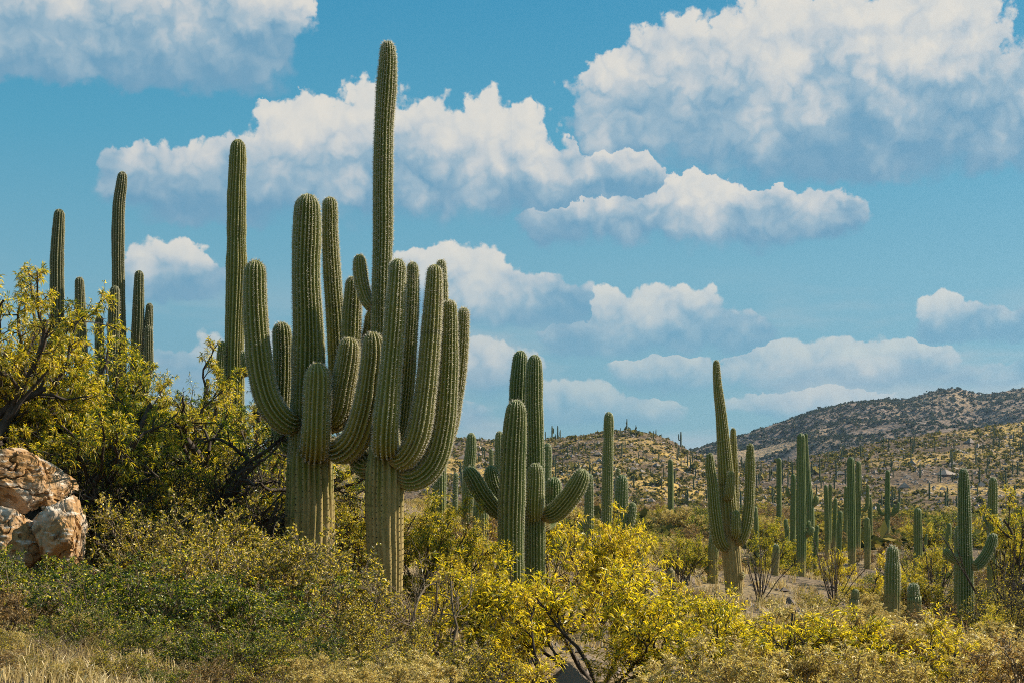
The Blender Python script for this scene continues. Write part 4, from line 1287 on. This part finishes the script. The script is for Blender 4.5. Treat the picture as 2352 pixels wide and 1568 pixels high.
# ------------------------------------------------------------------ rock outcrop at left
def rock(name, c, size, seed, label, sub=None):
    bpy_me = bpy.data.meshes.new(name)
    import bmesh
    bm = bmesh.new()
    bmesh.ops.create_icosphere(bm, subdivisions=6, radius=1.0)
    bm.to_mesh(bpy_me)
    bm.free()
    n = len(bpy_me.vertices)
    v = np.zeros(n * 3, np.float32)
    bpy_me.vertices.foreach_get('co', v)
    v = v.reshape(-1, 3).astype(float)
    R = np.random.default_rng(seed)
    pl = nrm(R.normal(size=(26, 3)))
    dd = R.uniform(.60, .92, 26)
    dn = nrm(v)
    t = np.min(np.where(dn @ pl.T > .05, dd[None, :] / np.maximum(dn @ pl.T, .05), 9), axis=1)
    t = np.minimum(t, 1.25)
    p = dn * t[:, None]
    s1 = fbm(p * 1.5 + seed, seed, 4)
    rid = 1 - np.abs(fbm(p * 2.1 + 3, seed + 3, 4, .55))            # sharp edges
    q = p + .22 * np.stack([fbm(p * 2.0 + k * 7, seed + 30 + k, 2) for k in range(3)], -1)
    cell = np.round(q * 1.5)
    blk = hash3(cell[:, 0].astype(np.int64), cell[:, 1].astype(np.int64), cell[:, 2].astype(np.int64), seed) - .5   # broken blocks
    cr = 1 - np.abs(fbm(p * 1.7 + 9, seed + 5, 3))
    p = p * (1 + .06 * s1 + .07 * (rid - .6) + .11 * blk - .13 * np.clip(cr - .91, 0, 1) * 10 + .022 * fbm(p * 8, seed + 7, 4))[:, None]
    p = p * np.array(size)
    bpy_me.vertices.foreach_set('co', p.astype(np.float32).ravel())
    bpy_me.polygons.foreach_set('use_smooth', np.zeros(len(bpy_me.polygons), bool))
    bpy_me.materials.append(M_ROCK)
    bpy_me.update()
    return tag(link(name, bpy_me, None, c), label, 'rock', 'pale rock outcrop on the left slope')


m, t, out = new_mat('outcrop_rock')
co = objco()
n1, n2, n3 = noise(co, 1.6, 6, .6), noise(co, 6, 6, .65), noise(vmath('MULTIPLY', co, (2, 2, 7)), 2.2, 6, .7)
c = mixc(smooth(n1, .36, .56), (.42, .35, .27), (.34, .19, .075))
c = mixc(smooth(n3, .52, .66) * .85, c, (.60, .55, .47))
c = mixc(smooth(n2, .52, .66) * .8, c, (.13, .075, .04))
M_ROCK = m
t.links.new(principled(c, .9, .15, n2 * .6 + n3 * .6, .8, .035).outputs[0], out.inputs[0])
for (px, py, Y, sx, sy, sz, sd, lab) in (
        (35, 1095, 18.6, .72, .75, .50, 4, 'pale flat topped rock at the left edge, top of the outcrop'),
        (140, 1205, 18.0, .38, .5, .66, 9, 'orange brown leaning rock slab under the pale top rock'),
        (20, 1200, 18.0, .50, .5, .58, 14, 'rough rusty rock under the pale top rock at the left edge'),
        (200, 1250, 17.6, .19, .2, .18, 17, 'small pale rock at the right foot of the outcrop'),
        (222, 1292, 17.2, .13, .15, .10, 19, 'small white stone lowest at the foot of the outcrop'),
        (10, 1385, 15.0, .28, .3, .22, 23, 'grey stone half buried in grass at the lower left edge')):
    q = W(px, py, Y)
    if sd != 4:                                             # all but the top rock stand in the soil
        q[2] = min(q[2], float(gz(q[0], q[1])) + sz * .72)
    rock('rock', tuple(q), (sx, sy, sz), sd, lab)

# ------------------------------------------------------------------ hillside growth
def blob_shrubs(name, X, Y, Z, r, hh, per, mat, seed, label):
    R = np.random.default_rng(seed)
    n = len(X)
    c = np.stack([X, Y, Z], -1)
    d = nrm(R.normal(size=(n, per, 3))) * R.uniform(.35, 1.0, (n, per, 1))
    d[..., 2] = np.abs(d[..., 2])
    p = c[:, None, :] + d * np.stack([r, r, hh], -1)[:, None, :]
    a = nrm(R.normal(size=(n, per, 3)))
    b = nrm(np.cross(a, R.normal(size=(n, per, 3))))
    s = (r * .50)[:, None, None] * R.uniform(.6, 1.3, (n, per, 1))
    V = np.stack([p + a * s, p + b * s * .8, p - a * s, p - b * s * .8], 2).reshape(-1, 3)
    return tag(link(name, mesh(name, V, [np.arange(len(V)).reshape(-1, 4)], mat, smooth_=False)), label, 'shrubs', kind='stuff')


R = np.random.default_rng(77)
n = 11000
px, Y = R.uniform(900, 2500, n), 345 + 258 * R.random(n) ** .9
x = (px - HX) / FPX * Y
keep = fbm(np.stack([x * .03, Y * .03, 0 * x], -1), 41, 3) > -.75
px, Y, x = px[keep], Y[keep], x[keep]
r = np.exp(R.normal(-.62, .45, len(x)))
blob_shrubs('hillside_shrubs', x, Y, hill_z(px, Y), r, r * .95, 13, M_FARLEAF, 78, 'brown green scrub scattered over the stony hill')
n = 15000
px, Y = R.uniform(1350, 2560, n), 960 + 740 * R.random(n) ** .85
x = (px - HX) / FPX * Y
keep = fbm(np.stack([x * .010, Y * .010, 0 * x], -1), 45, 3) > -.45
px, Y, x = px[keep], Y[keep], x[keep]
r = R.uniform(1.0, 2.6, len(x)) * np.where(R.random(len(x)) < .12, 1.5, 1)
blob_shrubs('mountain_shrubs', x, Y, mount_z(px, Y), r, r * .9, 9, M_MTLEAF, 79, 'dark scrub covering the far mountain')


n = 4200
Y = 95 * (365 / 95) ** R.random(n)
px = R.uniform(900, 2480, n)
x = (px - HX) / FPX * Y
r = np.exp(R.normal(-.75, .4, n))
blob_shrubs('valley_scrub', x, Y, gz(x, Y), r, r * 1.1, 16, M_FARLEAF, 76, 'low brown green scrub over the far valley floor')


def stone_field(name, X, Y, Z, s, mat, seed, label):
    R = np.random.default_rng(seed)
    n = len(X)
    base = np.array([(1, 0, 0), (-1, 0, 0), (0, 1, 0), (0, -1, 0), (0, 0, 1), (0, 0, -1)], float)
    f = np.array([(0, 2, 4), (2, 1, 4), (1, 3, 4), (3, 0, 4), (2, 0, 5), (1, 2, 5), (3, 1, 5), (0, 3, 5)])
    v = base[None] * R.uniform(.6, 1.3, (n, 6, 1)) * s[:, None, None] * np.array([1.2, 1.2, .8])
    a = R.uniform(0, 6.28, n)
    ca, sa = np.cos(a)[:, None], np.sin(a)[:, None]
    v = np.stack([v[..., 0] * ca - v[..., 1] * sa, v[..., 0] * sa + v[..., 1] * ca, v[..., 2]], -1) + np.stack([X, Y, Z], -1)[:, None]
    F = (f[None] + (np.arange(n) * 6)[:, None, None]).reshape(-1, 3)
    return tag(link(name, mesh(name, v.reshape(-1, 3), [F], mat, smooth_=False)), label, 'stones', kind='stuff')


M_STONE = simple_mat('hill_stone', [(0.3, (0.10, 0.075, 0.06)), (0.55, (0.24, 0.19, 0.15)), (0.8, (0.38, 0.33, 0.28))], scale=.15, bump=.2)
n = 5200
px, Y = R.uniform(950, 2450, n), 362 + 235 * R.random(n)
x = (px - HX) / FPX * Y
stone_field('hillside_stones', x, Y, hill_z(px, Y), np.exp(R.normal(-1.0, .55, n)), M_STONE, 80, 'broken stones strewn over the hill')
n = 2500
x, Y = fan(14, 120, 1000, 2500)(R, n)
stone_field('valley_stones', x, Y, gz(x, Y), np.exp(R.normal(-2.7, .5, n)), M_STONE, 81, 'small stones on the valley floor')


def far_saguaro_mesh(seed, arms):
    R = np.random.default_rng(seed)
    P = [np.array([(0, 0, -.1), (0, 0, .3), (0, 0, .7), (0, 0, 1.0)])]
    rr = [np.array([.042, .046, .044, .03])]
    for k in range(arms):
        a, z0, zt, off = R.uniform(0, 6.28), R.uniform(.35, .55), R.uniform(.65, .9), R.uniform(.09, .14)
        c, s_ = math.cos(a) * off, math.sin(a) * off
        P.append(np.array([(0, 0, z0), (c * .8, s_ * .8, z0 + .01), (c, s_, z0 + .1), (c, s_, zt)]))
        rr.append(np.array([.026, .032, .033, .024]))
    parts = []
    for p, r_ in zip(P, rr):
        V, q, c, _, _, _ = stem_geo(p, r_, 8, 2, .12, .12, seed, False)
        parts.append((V, np.vstack([q, np.column_stack([c, c[:, 2]])])[: len(q)]))
    V, q = cat(parts)
    return mesh('far_saguaro', V, [q], M_FARC)


FS = [far_saguaro_mesh(200, 0), far_saguaro_mesh(201, 0), far_saguaro_mesh(202, 2), far_saguaro_mesh(203, 3)]
HG = 'small saguaros dotting the hill'


def hill_saguaro(px, Y, h, k, label='tiny distant saguaro standing on the stony hill', z=None):
    x = (px - HX) / FPX * Y
    o = link('hill_saguaro', FS[k], None, (x, Y, float(hill_z(px, Y)) - .15 if z is None else z))
    o.scale = (h * 1.15, h * 1.15, h)
    o.rotation_euler = (0, 0, random.uniform(0, 6.28))
    return tag(o, label, 'cactus', HG)


hill_saguaro(1440, 599, 5.0, 3, 'branched saguaro standing out on the crest of the round hill')
hill_saguaro(1564, 597, 6.6, 2, 'two armed saguaro alone on the skyline right of the round hill')
hill_saguaro(1268, 598, 6.0, 2, 'branched saguaro on the skyline right of the middle group')
hill_saguaro(1281, 598, 5.6, 0, 'bare saguaro pole on the skyline next to the branched one')
R = np.random.default_rng(64)
for i in range(250):
    px = R.uniform(1000, 2400)
    Y = 368 + 230 * R.random() ** (.7 if px < 1640 else .9)
    k = int(R.choice([0, 0, 1, 1, 2, 3]))
    hill_saguaro(px, Y, R.uniform(2.6, 5.4) * (1.0 if Y < 560 else .85), k, ('tiny armless saguaro' if k < 2 else 'tiny branched saguaro')
                 + (' on the round hill behind the middle group' if px < 1640 else ' on the slope below the far mountain') + (', near the crest' if Y > 540 else ', low on the slope' if Y < 450 else ', half way up'))

# ------------------------------------------------------------------ the air
m, t, out = new_mat('haze_air')
pv = t.nodes.new('ShaderNodeVolumePrincipled')
pv.inputs['Color'].default_value = (0.50, 0.72, 1.0, 1)
pv.inputs['Density'].default_value = 0.00007
pv.inputs['Anisotropy'].default_value = 0.6
t.links.new(pv.outputs[0], out.inputs['Volume'])
x0, x1, y0, y1, z0, z1 = -9600, 9600, -90, 4400, -14, 165
hv = np.array([(x, y, z) for x in (x0, x1) for y in (y0, y1) for z in (z0, z1)], float)
hq = np.array([(0, 1, 3, 2), (4, 6, 7, 5), (0, 4, 5, 1), (2, 3, 7, 6), (0, 2, 6, 4), (1, 5, 7, 3)])
tag(link('haze', mesh('haze', hv, [hq], m, smooth_=False)), 'thin blue haze in the air over the valley', 'haze', kind='stuff')
